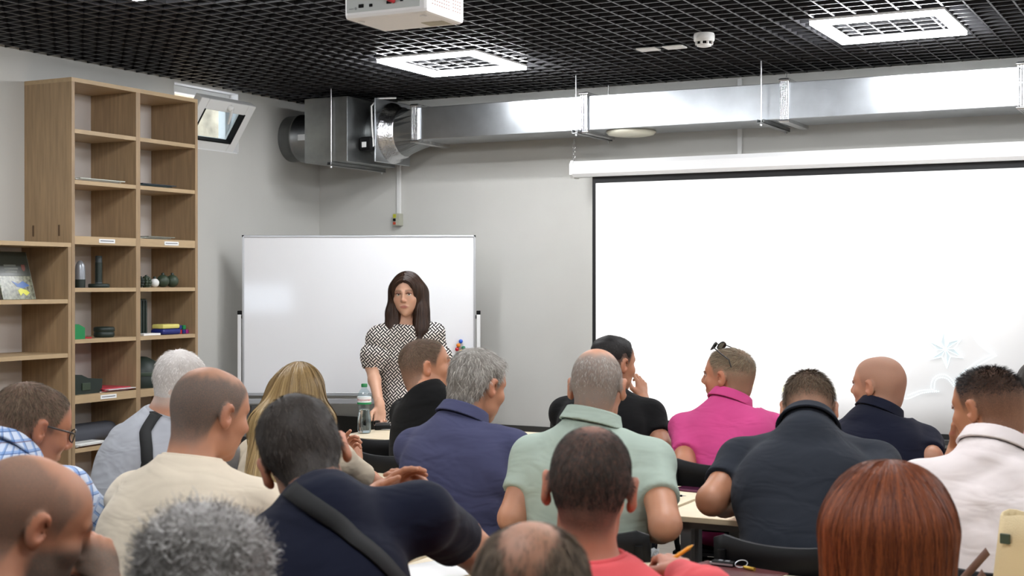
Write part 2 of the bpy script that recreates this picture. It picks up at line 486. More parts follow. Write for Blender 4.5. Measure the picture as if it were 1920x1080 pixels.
# next shelf
bx = thing('green_box', 'bright green plastic box with a lever at the bookcase edge', 'box', on(5.52, .05, 1.246))
part('body', M_GREEN, bx, lambda b: b.prism([(-.045, 0), (.045, 0), (.045, .06), (.0, .08), (-.045, .08)], 'x', -.08, .04))
part('lever', M_BRUB, bx, lambda b: b.tube([(-.02, .04, .055), (-.02, .06, .055)], .007))
jr = thing('clear_jar', 'clear plastic jar with a black lid behind the green box', 'jar', on(5.55, .2, 1.246))
part('glass_body', M_CLEAR, jr, lambda b: b.lathe([(.04, 0), (.042, .02), (.03, .13), (.03, .15)], 18))
part('lid', M_BRUB, jr, lambda b: b.lathe([(.033, .15), (.033, .2), (0, .2)], 18))
single('red_disc', M_RED, 'thin red plastic disc lying beside the green box', 'disc', on(5.62, .07, 1.246), lambda b: b.lathe([(.04, 0), (.042, .003), (.038, .007), (0, .007)], 20))
single('round_tin', M_OLIVE_D, 'round dark green ribbed tin on the bookcase shelf', 'tin', on(5.79, .09, 1.246), lambda b: b.lathe([(.05, 0), (.056, .006), (.056, .026), (.052, .03), (.058, .034), (.058, .052), (.05, .058), (0, .058)], 24))
tb = thing('tall_block', 'tall dark green ribbed case standing on the bookcase', 'case', on(6.10, .14, 1.246))
part('body', M_OLIVE_D, tb, lambda b: b.box((-.04, -.045, 0), (.04, .045, .21), .006))
part('rib', M_OLIVE_D, tb, lambda b: [b.box((.04, -.038 + k * .022, .01), (.045, -.026 + k * .022, .2)) for k in range(4)])
single('paper_block', M_PAPER, 'small pale paper block lying before the tall dark case', 'paper', on(6.10, .05, 1.246), lambda b: b.box((-.04, -.07, 0), (.03, .07, .012), .002))
single('blue_tray', M_BLUE, 'dark blue rounded tray under a yellow one', 'tray', on(6.27, .07, 1.246), lambda b: b.box((-.05, -.08, 0), (.05, .08, .034), .014))
single('yellow_tray', M_YEL, 'pale yellow tray resting on the dark blue one', 'tray', on(6.27, .07, 1.2805), lambda b: b.box((-.045, -.072, 0), (.045, .072, .026), .008))
for i, (dy, dz, m_, nm) in enumerate(((0, 0, M_RED, 'red'), (.032, 0, M_BLUE, 'blue'), (.0, .026, M_BLUE, 'dark blue'), (.034, .026, M_GREEN, 'green'), (.06, 0, mat('magenta_plastic', (160, 40, 120), .4), 'magenta'))):
    single('small_cube', m_, 'tiny %s plastic cube %s beside the yellow tray' % (nm, 'on top of the others' if dz else 'on the shelf'), 'cube', on(6.375 + dy, .06, 1.246 + dz), lambda b: b.box((-.012, -.012, 0), (.012, .012, .0245), .003), 0, 'small coloured cubes')
# row below
cs = thing('green_case', 'dark olive plastic case with a raised end on the bookcase', 'case', on(5.60, .12, .945))
part('body', M_OLIVE_D, cs, lambda b: b.prism([(-.12, 0), (.12, 0), (.125, .075), (.02, .085), (-.03, .105), (-.12, .105)], 'x', -.09, .08))
part('latch', M_OLIVE, cs, lambda b: b.box((.08, -.03, .02), (.086, .03, .06), .002))
dm = thing('dome_model', 'dark green dome shaped model partly hidden behind a white-haired head', 'model', on(6.12, .12, .945))
part('dome', M_OLIVE_D, dm, lambda b: b.lathe([(.11, 0), (.115, .02), (.11, .09), (.08, .15), (.03, .175), (0, .178)], 24))
part('band', M_OLIVE, dm, lambda b: b.lathe([(.116, .07), (.118, .08), (.116, .09)], 24))
card('pale print pinned behind the dark dome model', 6.10, 1.08, .2, .13, False)
# book with a camouflage cover, tilted in the low bookcase
M_CAMO = mat('camo_cover', (120, 122, 104), 0.22, noise=(55.0, 0.75, (1, 1, 1)))
bk = thing('book', 'camouflage patterned book leaning upright in the lower bookcase', 'book', on(5.225, .13, 1.462))
bk.rotation_euler = (0, math.radians(-17), 0)
part('cover', M_CAMO, bk, lambda b: b.box((-.012, -.11, 0), (0, .11, .262), .001))
part('page_block', M_PAPER, bk, lambda b: b.box((-.010, -.107, .003), (-.002, .112, .259)))
part('title_band', mat('book_dark', (58, 62, 54), .3), bk, lambda b: b.box((0, -.108, .128), (.0012, .108, .26)))
part('emblem', M_RED, bk, lambda b: b.lathe([(0, 0), (.012, 0.0005)], 14, (.0013, -.088, .236), 'x'))
part('title_lettering', mat('book_grey', (126, 130, 122), .4), bk, lambda b: [b.box((.0012, -.06, .18 - i * .017), (.0018, .02 + .01 * (i % 2), .19 - i * .017)) for i in range(3)])
part('crest', mat('book_crest', (120, 70, 60), .4), bk, lambda b: b.prism([(.055, .19), (.055, .165), (.067, .152), (.08, .165), (.08, .19)], 'x', .0012, .0018))
part('blue_bird', mat('book_blue', (44, 92, 160), .3), bk, lambda b: b.prism([(-.03, .1), (.01, .085), (.045, .1), (.085, .075), (.04, .062), (.0, .068)], 'x', .0003, .0012))
part('yellow_splash', mat('book_yellow', (214, 214, 40), .3), bk, lambda b: b.prism([(.0, .05), (.02, .06), (.06, .05), (.075, .035), (.05, .02), (.03, .035), (.01, .02)], 'x', .0003, .0012))
single('book', M_PAPER, 'white edge of a book standing beside the camouflage book', 'book', on(5.06, .14, 1.462), lambda b: b.box((-.16, -.014, 0), (0, .014, .23), .002))

# ------------------------------------------------------------------ ventilation along the back wall
DY0, DY1, DZ0, DZ1 = 7.72, 8.10, 2.482, 2.690
YM = (DY0 + DY1) / 2
def xat(px, y):
    u = (px - 960) / FPX
    d = CF + u * CR
    return d[0] / d[1] * y
duct = thing('ventilation_duct', 'galvanised ventilation duct running along the back wall under the ceiling', 'duct', (0, 0, 0))
joints = [xat(p, DY0) for p in (780, 1097, 1472, 1917)] + [0.9, 2.3]
for i in range(len(joints) - 1):
    part('duct_section', M_GALV, duct, lambda b: b.box((joints[i] + .003, DY0, DZ0), (joints[i + 1] - .003, DY1, DZ1), .003))
for x in joints:
    part('flange', M_FOIL, duct, lambda b: [b.box((x + a, DY0 - .022, DZ0 - .022), (x + a + .011, DY1 + .02, DZ1 + .022), .002) for a in (-.024, -.011, .002, .014)])
    part('flange_bolt', M_STEEL, duct, lambda b: [b.lathe([(.009, -.03), (.009, .03)], 6, (x, DY0 - .018, z), 'x') for z in (DZ0 - .012, DZ1 + .012)])
RZ, RY, RR = 2.55, 7.87, .160
x_box0, x_box1 = -5.47, -5.13
part('wall_pipe', M_GALV_D, duct, lambda b: b.lathe([(RR, XL + .001), (RR, XL + .09), (RR + .006, XL + .095), (RR + .006, XL + .11), (RR, XL + .115), (RR, x_box0)], 40, (0, RY, RZ), 'x'))
part('pipe_label', M_PAPER, duct, lambda b: b.box((XL + .17, RY - RR * .98 - .004, RZ - .03), (XL + .25, RY - RR * .98, RZ + .01)))
part('filter_box', M_GALV_D, duct, lambda b: b.box((x_box0, 7.50, 2.34), (x_box1, 8.08, 2.765), .003))
part('box_pipe', M_GALV_D, duct, lambda b: b.lathe([(RR, x_box1), (RR, x_box1 + .06), (RR + .008, x_box1 + .065), (RR + .008, x_box1 + .08), (RR, x_box1 + .085), (RR, x_box1 + .13)], 40, (0, RY, RZ), 'x'))
xf = x_box1 + .105
part('damper_plate', M_GALV, duct, lambda b: b.box((xf, RY - .215, RZ - .205), (xf + .012, RY + .215, RZ + .215), .004))
part('damper_collar', M_FOIL, duct, lambda b: b.lathe([(RR + .045, xf + .012), (RR + .04, xf + .03), (RR + .015, xf + .05), (RR + .01, xf + .10), (RR, xf + .11)], 40, (0, RY, RZ), 'x'))
part('actuator', M_BPLAST, duct, lambda b: b.box((xf - .095, RY - RR - .085, RZ - .13), (xf - .004, RY - RR + .03, RZ - .04), .012))
part('actuator_label', M_PAPER, duct, lambda b: b.box((xf - .075, RY - RR - .0865, RZ - .11), (xf - .04, RY - RR - .085, RZ - .075)))
part('actuator_cable', M_WPLAST, duct, lambda b: b.tube([(xf - .03, RY - RR - .055, RZ - .12), (xf + .0, RY - RR - .06, RZ - .1), (xf - .012, RY - RR - .06, RZ + .02), (xf - .02, RY - RR - .055, RZ + .16), (xf - .0, RY - .17, RZ + .215), (xf + .1, RY - .1, RZ + .22)], .006, 8))
# round-to-square transition
def trans(b):
    x0, x1, n_ = xf + .105, joints[0] - .02, 32
    A, B = [], []
    for k in range(n_):
        a = 2 * PI * (k + .5) / n_
        c_, s_ = math.cos(a), math.sin(a)
        A.append((x0, RY + RR * c_, RZ + RR * s_))
        m_ = max(abs(c_) / ((DY1 - DY0) / 2), abs(s_) / ((DZ1 - DZ0) / 2))
        B.append((x1, YM + c_ / m_, (DZ0 + DZ1) / 2 + s_ / m_))
    b.add(A + B, [(k, (k + 1) % n_, n_ + (k + 1) % n_, n_ + k) for k in range(n_)])
part('transition', M_GALV_D, duct, trans)
va = part('air_valve', mat('cream_enamel', (226, 224, 206), .4), duct, lambda b: b.lathe([(.15, 0), (.155, -.008), (.14, -.024), (.11, -.03), (0, -.032)], 36))
va.location = (xat(1183, YM - .02), YM - .02, DZ0)
# hangers: rods and cross channels
def hanger(px, label, z=DZ0, y0=DY0 - .06, y1=DY1 + .05):
    x = xat(px, y0)
    h = thing('duct_hanger', label, 'hanger', (x, 0, 0), 0, 'duct hangers')
    part('channel', M_GALV_D, h, lambda b: (b.box((-.019, y0 - .02, z - .026), (.019, y1 + .02, z - .024 + .003)), b.box((-.019, y0 - .02, z - .024), (-.016, y1 + .02, z - .002)), b.box((.016, y0 - .02, z - .024), (.019, y1 + .02, z - .002))))
    part('threaded_rod', M_STEEL, h, lambda b: b.tube([(0, y0, z - .04), (0, y0, ZC + .3)], .0045, 8))
    part('threaded_rod', M_STEEL, h, lambda b: b.tube([(0, y1, z - .04), (0, y1, ZC + .3)], .0045, 8))
    part('nut', M_STEEL, h, lambda b: (b.lathe([(.009, z - .037), (.009, z - .028)], 6, (0, y0, 0)), b.lathe([(.009, z - .037), (.009, z - .028)], 6, (0, y1, 0))))
hanger(1080, 'rod and channel hanger carrying the duct above the screen case end')
hanger(1427, 'rod and channel hanger carrying the duct between its two middle flanges')
hanger(621, 'rod and channel hanger in front of the square filter box', 2.34, 7.485, 8.09)
# surface trunking and the switch
tr = thing('surface_conduit', 'white cable trunking running down the wall to a small switch', 'trunking', (xat(748, YB - .01), YB, 0))
part('channel', M_WPLAST, tr, lambda b: b.box((-.014, -.016, 2.03), (.014, -.001, 2.80), .002))
part('lid', M_WPLAST, tr, lambda b: b.box((-.0125, -.0185, 2.03), (.0125, -.0162, 2.80)))
swb = thing('wall_switch', 'small grey push button box at the end of the trunking', 'switch', (xat(747, YB - .02), YB, 1.945))
part('box', mat('switch_grey', (176, 176, 160), .5), swb, lambda b: b.box((-.028, -.05, 0), (.028, -.001, .085), .004))
part('face', mat('switch_yellow', (190, 190, 60), .5), swb, lambda b: b.box((-.024, -.053, .055), (.0, -.05, .08)))
part('button', M_BRUB, swb, lambda b: b.box((-.022, -.057, .032), (-.002, -.05, .05), .002))
part('button', mat('switch_red', (190, 70, 40), .4), swb, lambda b: b.box((-.022, -.057, .008), (-.002, -.05, .026), .002))
tr = thing('surface_conduit', 'white cable trunking rising from the screen case behind the duct', 'trunking', (xat(1387, YB - .01), YB, 0))
part('channel', M_WPLAST, tr, lambda b: b.box((-.014, -.016, 2.25), (.014, -.001, 2.80), .002))
part('lid', M_WPLAST, tr, lambda b: b.box((-.0125, -.0185, 2.25), (.0125, -.0162, 2.80)))

# ------------------------------------------------------------------ projection screen with the slide on it
SY = 7.97
x0 = xat(1117, SY); W_S = 2.95
scr = thing('projection_screen', 'large white projection screen with black border hanging on the back wall', 'screen', (x0, SY, 0))
zt, zb = 2.175, .705
m = bpy.data.materials.new('slide_image'); m.use_nodes = True; MATS['slide'] = m
nt = m.node_tree; bs = nt.nodes['Principled BSDF']
bs.inputs['Base Color'].default_value = (.54, .54, .54, 1); bs.inputs['Roughness'].default_value = .8
tc = nt.nodes.new('ShaderNodeTexCoord'); sp = nt.nodes.new('ShaderNodeSeparateXYZ'); nt.links.new(tc.outputs['Object'], sp.inputs[0])
def mth(op, a, b=None, c=None, clamp=False):
    n_ = nt.nodes.new('ShaderNodeMath'); n_.operation = op; n_.use_clamp = clamp
    for i, v in enumerate((a, b, c)):
        if v is None: continue
        if isinstance(v, (int, float)): n_.inputs[i].default_value = v
        else: nt.links.new(v, n_.inputs[i])
    return n_.outputs[0]
# the slide: white field that turns pale grey towards its lower outer corner
g1 = mth('MULTIPLY', sp.outputs['X'], .52)
g2 = mth('MULTIPLY_ADD', sp.outputs['Z'], -.62, .62)
nz = nt.nodes.new('ShaderNodeTexNoise'); nz.inputs['Scale'].default_value = 2.2; nz.inputs['Detail'].default_value = 1
nt.links.new(tc.outputs['Object'], nz.inputs['Vector'])
g3 = mth('MULTIPLY_ADD', nz.outputs['Fac'], .5, -.35)
gg = mth('ADD', mth('ADD', g1, g2), g3)
mr = nt.nodes.new('ShaderNodeMapRange'); mr.interpolation_type = 'SMOOTHSTEP'
nt.links.new(gg, mr.inputs['Value']); mr.inputs['From Min'].default_value = .35; mr.inputs['From Max'].default_value = 1.35
mr.inputs['To Min'].default_value = .66; mr.inputs['To Max'].default_value = .11
bs.inputs['Emission Color'].default_value = (1, .985, .975, 1)
nt.links.new(mr.outputs[0], bs.inputs['Emission Strength'])
fab = []
for i in range(25):
    fab.append([(W_S * i / 24, .004 * math.sin(i * 1.1 + j * .35) * (j / 8.0), zb + (zt - zb) * (1 - j / 8.0)) for j in range(9)])
part('fabric', m, scr, lambda b: b.sheet(fab, .002))
BL = mat('screen_black', (16, 16, 18), .7)
part('border', BL, scr, lambda b: (b.box((-.022, -.003, zb - .03), (.0, .003, zt + .045)), b.box((W_S, -.003, zb - .03), (W_S + .022, .003, zt + .045)), b.box((0, -.003, zt), (W_S, .003, zt + .045)), b.box((0, -.003, zb - .03), (W_S, .003, zb))))
part('bottom_bar', mat('bar_grey', (92, 92, 92), .35, .6), scr, lambda b: (b.box((-.03, -.012, zb - .062), (W_S + .03, .012, zb - .03), .004)))
part('case', M_WMETAL, scr, lambda b: b.prism([(-.05, zt + .06), (-.03, zt + .04), (.05, zt + .04), (.06, zt + .06), (.06, zt + .125), (.045, zt + .14), (-.035, zt + .14), (-.05, zt + .115)], 'x', -.14, W_S + .14))
part('end_cap', M_WPLAST, scr, lambda b: b.prism([(-.055, zt + .055), (-.03, zt + .034), (.05, zt + .034), (.064, zt + .055), (.064, zt + .13), (.045, zt + .146), (-.035, zt + .146), (-.055, zt + .12)], 'x', -.158, -.138))
xc = xat(1080, SY) - x0
zc0, zc1 = zt + .148, DZ0 - .028
ch = part('hanging_chain', M_STEEL, scr, lambda b: [b.tube([(xc + (.008 if k % 2 else 0) * math.cos(a), (0 if k % 2 else .008) * math.cos(a) - .03, zc0 + (k + .5) * (zc1 - zc0) / 9 + (zc1 - zc0) / 16 * math.sin(a)) for a in [2 * PI * q / 10 for q in range(10)]], .0022, 5, True) for k in range(9)])
# the emblem drawn on the slide (thin print just proud of the fabric)
M_SLINE = mat('slide_line', (236, 246, 250), .8, emit=((226, 244, 252), .5))
M_SFAC = mat('slide_facet', (206, 214, 216), .8, emit=((214, 226, 230), .16))
M_STEXT = mat('slide_text', (250, 248, 220), .8, emit=((255, 252, 214), .55))
def spt(px, py, dy=-.009):
    u = (px - 960) / FPX; d = CF + u * CR
    y = SY + dy; t = y / d[1]
    return Vector((d[0] * t - x0, dy, CAM_H - (py - HOR) / FPX * t))
def dotted(path, r=.0035, step=.011):
    P = [spt(*p) for p in path]
    Q = []
    for i in range(len(P) - 1):
        for k in range(8):
            a = P[max(i - 1, 0)]; b_ = P[i]; c_ = P[i + 1]; d_ = P[min(i + 2, len(P) - 1)]; s = k / 8
            Q.append(.5 * ((2 * b_) + (c_ - a) * s + (2 * a - 5 * b_ + 4 * c_ - d_) * s * s + (3 * b_ - a - 3 * c_ + d_) * s ** 3))
    Q.append(P[-1])
    out = []; acc = 0
    for i in range(len(Q) - 1):
        L = (Q[i + 1] - Q[i]).length
        while acc < L:
            out.append(Q[i].lerp(Q[i + 1], acc / L)); acc += step
        acc -= L
    return out
def dots(b, path, r=.0036, step=.011):
    for p in dotted(path, r, step):
        b.lathe([(r, -.001), (r, .001)], 6, (p.x, p.y, p.z), 'y', False)
em = part('slide_emblem_outline', M_SLINE, scr, lambda b: (
    dots(b, [(1852, 496), (1826, 528), (1813, 575), (1816, 612), (1836, 646), (1864, 665)]),
    dots(b, [(1860, 496), (1835, 530), (1821, 575), (1824, 610), (1842, 640), (1868, 667)]),
    dots(b, [(1868, 667), (1830, 688), (1788, 720)]), dots(b, [(1860, 664), (1826, 682), (1790, 712)]),
    dots(b, [(1792, 722), (1779, 706), (1764, 702), (1750, 710), (1746, 728), (1757, 733)]),
    dots(b, [(1788, 724), (1777, 711), (1764, 708), (1754, 714), (1752, 730)]),
    dots(b, [(1760, 734), (1730, 737), (1700, 748), (1684, 738)]), dots(b, [(1750, 731), (1728, 732), (1700, 742)])))
em['kind'] = 'stuff'
def star(b):
    c = spt(1773, 655); R_, r_ = .105, .046
    pts = []
    for k in range(12):
        a = PI / 2 + k * PI / 6 + .08
        q = R_ if k % 2 == 0 else r_
        pts.append((c.x + q * math.cos(a), c.z + q * math.sin(a)))
    for k in range(12):
        p, q = pts[k], pts[(k + 1) % 12]
        b.tube([(p[0], c.y, p[1]), (q[0], c.y, q[1])], .0028, 4)
        b.tube([(p[0], c.y, p[1]), (c.x, c.y, c.z)], .0014, 4)
part('slide_star', M_SLINE, scr, star)
def facets(b):
    c = spt(1773, 655); R_, r_ = .105, .046
    for k in range(0, 12, 2):
        a, e = PI / 2 + k * PI / 6 + .08, PI / 2 + (k + 1) * PI / 6 + .08
        b.add([(c.x + R_ * math.cos(a), c.y + .002, c.z + R_ * math.sin(a)), (c.x + r_ * math.cos(e), c.y + .002, c.z + r_ * math.sin(e)), (c.x, c.y + .002, c.z)], [(0, 1, 2)])
part('slide_star_facets', M_SFAC, scr, facets)['kind'] = 'stuff'
def arrow(b):
    a, z_ = spt(1698, 628), spt(1698, 672)
    b.box((a.x - .007, a.y - .001, z_.z), (a.x + .007, a.y + .001, a.z))
    h = [spt(*p) for p in ((1683, 660), (1698, 668), (1711, 662), (1697, 708))]
    b.add([(p.x, p.y, p.z) for p in h], [(0, 1, 2, 3)])
    c = spt(1716, 618); b.lathe([(.035, -.001), (.035, .001)], 18, (c.x, c.y, c.z), 'y', False)
part('slide_arrow', M_SLINE, scr, arrow)
random.seed(4)
def slide_text(b):
    for xa, xb, y_ in ((1283, 1345, 727), (1412, 1430, 728), (1448, 1451, 727), (1467, 1500, 728), (1568, 1612, 732)):
        x_ = xa
        while x_ < xb:
            w_ = random.choice((5, 6, 7)); p = spt(x_, y_ + 7); q = spt(min(x_ + 2, xb), y_ - 6)
            b.box((p.x, p.y - .001, p.z), (q.x, p.y + .001, q.z))
            if xb - xa > 5:
                q2 = spt(x_ + w_ - 2, y_ + (5 if w_ == 5 else -4)); b.box((p.x, p.y - .001, q2.z), (q2.x, p.y + .001, q2.z + .008))
            x_ += w_ + 1
part('slide_text', M_STEXT, scr, slide_text)['kind'] = 'stuff'

# ------------------------------------------------------------------ whiteboard on its stand
BT = 8.9
bc = at(673, 590, BT)
wb = thing('whiteboard', 'large white magnetic whiteboard on a wheeled stand behind the speaker', 'whiteboard', (bc[0], bc[1], 0), YAW + .006)
BW, BZ0, BZ1 = .740, .845, 1.842
M_WBF = mat('whiteboard_enamel', (243, 243, 245), 0.07, spec=.6)
part('panel', M_WBF, wb, lambda b: b.box((-BW, 0, BZ0), (BW, .014, BZ1)))
part('frame', M_ALU, wb, lambda b: (b.box((-BW - .008, -.006, BZ0 - .02), (-BW + .004, .02, BZ1 + .012), .002), b.box((BW - .004, -.006, BZ0 - .02), (BW + .008, .02, BZ1 + .012), .002), b.box((-BW, -.006, BZ1), (BW, .02, BZ1 + .012), .002), b.box((-BW, -.006, BZ0 - .02), (BW, .02, BZ0), .002)))
part('corner_cap', M_BRUB, wb, lambda b: [b.prism([(sx_ * (BW + .009), BZ1 + .013), (sx_ * (BW - .006), BZ1 + .013), (sx_ * (BW - .003), BZ1 + .009), (sx_ * (BW + .009), BZ1 - .002)], 'y', -.007, .021) for sx_ in (-1, 1)])
for s in (-1, 1):
    ps = part('post', M_WMETAL, wb, lambda b: b.box((s * (BW + .027) - .012, -.002, .06), (s * (BW + .027) + .012, .026, 1.345), .003))
    part('post_cap', M_BRUB, ps, lambda b: b.box((s * (BW + .027) - .013, -.003, 1.345), (s * (BW + .027) + .013, .027, 1.37), .003))
    part('pivot', M_BRUB, wb, lambda b: b.lathe([(.012, BW + .005), (.012, BW + .016)], 12, (0, .012, 1.33), 'x') if s > 0 else b.lathe([(.012, -BW - .016), (.012, -BW - .005)], 12, (0, .012, 1.33), 'x'))
    part('foot', M_WMETAL, wb, lambda b: b.box((s * (BW + .027) - .015, -.24, .04), (s * (BW + .027) + .015, .26, .075), .004))
    for yy in (-.22, .24):
        part('castor', M_BRUB, wb, lambda b: b.lathe([(.02, -.01), (.02, .01)], 12, (s * (BW + .027), yy, .02), 'x'))
part('tray', M_ALU, wb, lambda b: (b.box((-BW + .02, -.06, .79), (BW - .02, .0, .797)), b.box((-BW + .02, -.064, .778), (BW - .02, -.06, .81), .001)))
part('crossbar', M_WMETAL, wb, lambda b: b.box((-BW - .015, .002, .765), (BW + .015, .024, .80), .003))
# magnets
for i, (px, py, c, nm, r_) in enumerate(((864, 640, (40, 98, 214), 'blue', .0135), (859.5, 647.5, (244, 140, 40), 'orange', .0135), (857, 655, (196, 24, 36), 'red', .0135), (869, 652.5, (8, 128, 84), 'green', .0135), (876, 658, (40, 98, 214), 'blue', .0135), (864.5, 660.5, (246, 190, 10), 'yellow', .0165),
        (872, 665.5, (60, 50, 160), 'violet', .0125), (855, 668.5, (6, 120, 92), 'green', .0135), (863, 671, (230, 60, 150), 'pink', .0135), (857, 677, (230, 60, 150), 'pink', .0135), (855.5, 684.5, (244, 130, 40), 'orange', .0135))):
    where = ('highest of all the magnets', 'just under the highest blue one', 'under the upper orange one', 'between the yellow and the upper blue ones', 'outermost beside the green one', 'largest in the middle of the cluster', 'below the outer blue one', 'lowest green at the inner edge', 'just below the yellow one', 'above the lowest orange one', 'lowest of all the magnets')[i]
    t_ = thing('magnet', '%s round magnet on the whiteboard, %s' % (nm, where), 'magnet', (0, 0, 0), 0, 'whiteboard magnets')
    p = at(px, py, BT - .012)
    t_.location = p; t_.rotation_euler = (0, 0, YAW)
    part('knob', mat('magnet_%d_%d_%d' % c, c, .25, coat=.4), t_, lambda b: b.lathe([(r_ * .9, .008), (r_, .002), (r_ * .97, -.006), (r_ * .7, -.012), (0, -.0145)], 16, (0, 0, 0), 'y'))
    part('disc', M_STEEL, t_, lambda b: b.lathe([(r_ * .7, .008), (r_ * .7, .0115)], 12, (0, 0, 0), 'y'))

# ------------------------------------------------------------------ projector, smoke detector, ceiling fitting
pj = thing('projector', 'white projector hanging from the ceiling with its socket panel towards the viewer', 'projector', (xat(645, 4.0), 4.0, 2.462), math.radians(1))
PW, PD, PH = .335, .262, .118
M_PJ = mat('projector_white', (240, 238, 236), 0.4)
part('body', M_PJ, pj, lambda b: b.box((0, 0, 0), (PW, PD, PH), .014))
part('socket_panel', mat('panel_grey', (196, 200, 196), .5), pj, lambda b: b.box((.012, -.0015, .022), (PW - .03, .004, PH - .012), .0008))
for lo_, hi_ in (((.062, -.004, .036), (.082, .0, .048)), ((.105, -.004, .036), (.118, 0, .046)), ((.175, -.004, .04), (.195, 0, .05)), ((.229, -.004, .044), (.241, 0, .056)), ((.03, -.004, .075), (.05, 0, .09))):
    part('socket', M_BRUB, pj, lambda b: b.box(lo_, hi_, .001))
part('plug', M_RED, pj, lambda b: b.tube([(.205, -.004, .046), (.2, -.02, .05), (.185, -.034, .06)], [.008, .009, .008], 10))
part('cable', M_BRUB, pj, lambda b: b.tube([(.19, -.03, .058), (.165, -.05, .075), (.15, -.045, .13), (.15, .05, .2), (.16, .1, .5)], .005, 8))
part('panel_lettering', mat('ink_pale', (150, 152, 152), .6), pj, lambda b: (b.box((.022, -.0022, .033), (.042, -.0015, .036)), b.lathe([(.005, -.0022), (.005, -.0015)], 12, (.05, 0, .035), 'y')))
part('vent_slots', mat('vent_brown', (150, 120, 110), .7), pj, lambda b: [b.box((PW - .001, .03 + i * .016, .032 + j * .012), (PW + .0008, .039 + i * .016, .036 + j * .012)) for i in range(13) for j in range(6) if i != 8])['kind'] = 'stuff'
part('base_plate', mat('panel_beige', (176, 170, 150), .6), pj, lambda b: b.box((PW - .12, PD - .1, -.0015), (PW - .035, PD - .03, .001)))
part('foot', M_WPLAST, pj, lambda b: [b.lathe([(.012, -.005), (.012, .002)], 12, (x, y, 0)) for x, y in ((.04, .05), (.29, .05))])
part('lens', M_BRUB, pj, lambda b: b.lathe([(.035, PD - .01), (.035, PD + .012), (.028, PD + .012), (.02, PD + .002)], 20, (.1, 0, .06), 'y'))
part('ceiling_pole', M_WMETAL, pj, lambda b: b.tube([(PW / 2, PD / 2, PH - .004), (PW / 2, PD / 2, .85)], .02, 14))
sd = thing('smoke_detector', 'white round smoke detector fixed under the grid ceiling', 'detector', tuple(at(1320, 46, 7.02)[:2]) + (ZC,))
part('body', M_WPLAST, sd, lambda b: b.lathe([(.05, 0), (.053, -.01), (.053, -.034), (.047, -.042)], 28))
part('cap', M_WPLAST, sd, lambda b: b.lathe([(.038, -.055), (.036, -.064), (.022, -.068), (0, -.068)], 28))
part('sensor_ring', M_BRUB, sd, lambda b: b.lathe([(.036, -.042), (.036, -.055)], 28))
part('sensor_rib', M_WPLAST, sd, lambda b: [b.box((.042 * math.cos(a) - .005, .042 * math.sin(a) - .005, -.056), (.042 * math.cos(a) + .005, .042 * math.sin(a) + .005, -.04)) for a in [k * PI / 4 for k in range(8)]])
ef = thing('ceiling_fitting', 'pale plate fitting seen through the ceiling grid beside the smoke detector', 'fitting', tuple(at(1240, 83, 7.4)[:2]) + (ZC - .014,))
part('plate', M_WPLAST, ef, lambda b: b.box((-.13, -.045, 0), (-.02, .045, .008), .002))
part('plate', M_WPLAST, ef, lambda b: b.box((.02, -.045, 0), (.13, .045, .008), .002))
part('bracket', M_GREYMET, ef, lambda b: b.box((-.12, -.01, .008), (.12, .01, .0135)))
# ------------------------------------------------------------------ implicit-surface modelling for the people
def vec(*a): return np.array(a, float)
def unit(v):
    v = np.asarray(v, float); return v / (np.linalg.norm(v) + 1e-12)
def rotz(a): c, s = math.cos(a), math.sin(a); return np.array(((c, -s, 0), (s, c, 0), (0, 0, 1.0)))
def rotx(a): c, s = math.cos(a), math.sin(a); return np.array(((1, 0, 0), (0, c, -s), (0, s, c)))
def roty(a): c, s = math.cos(a), math.sin(a); return np.array(((c, 0, s), (0, 1, 0), (-s, 0, c)))

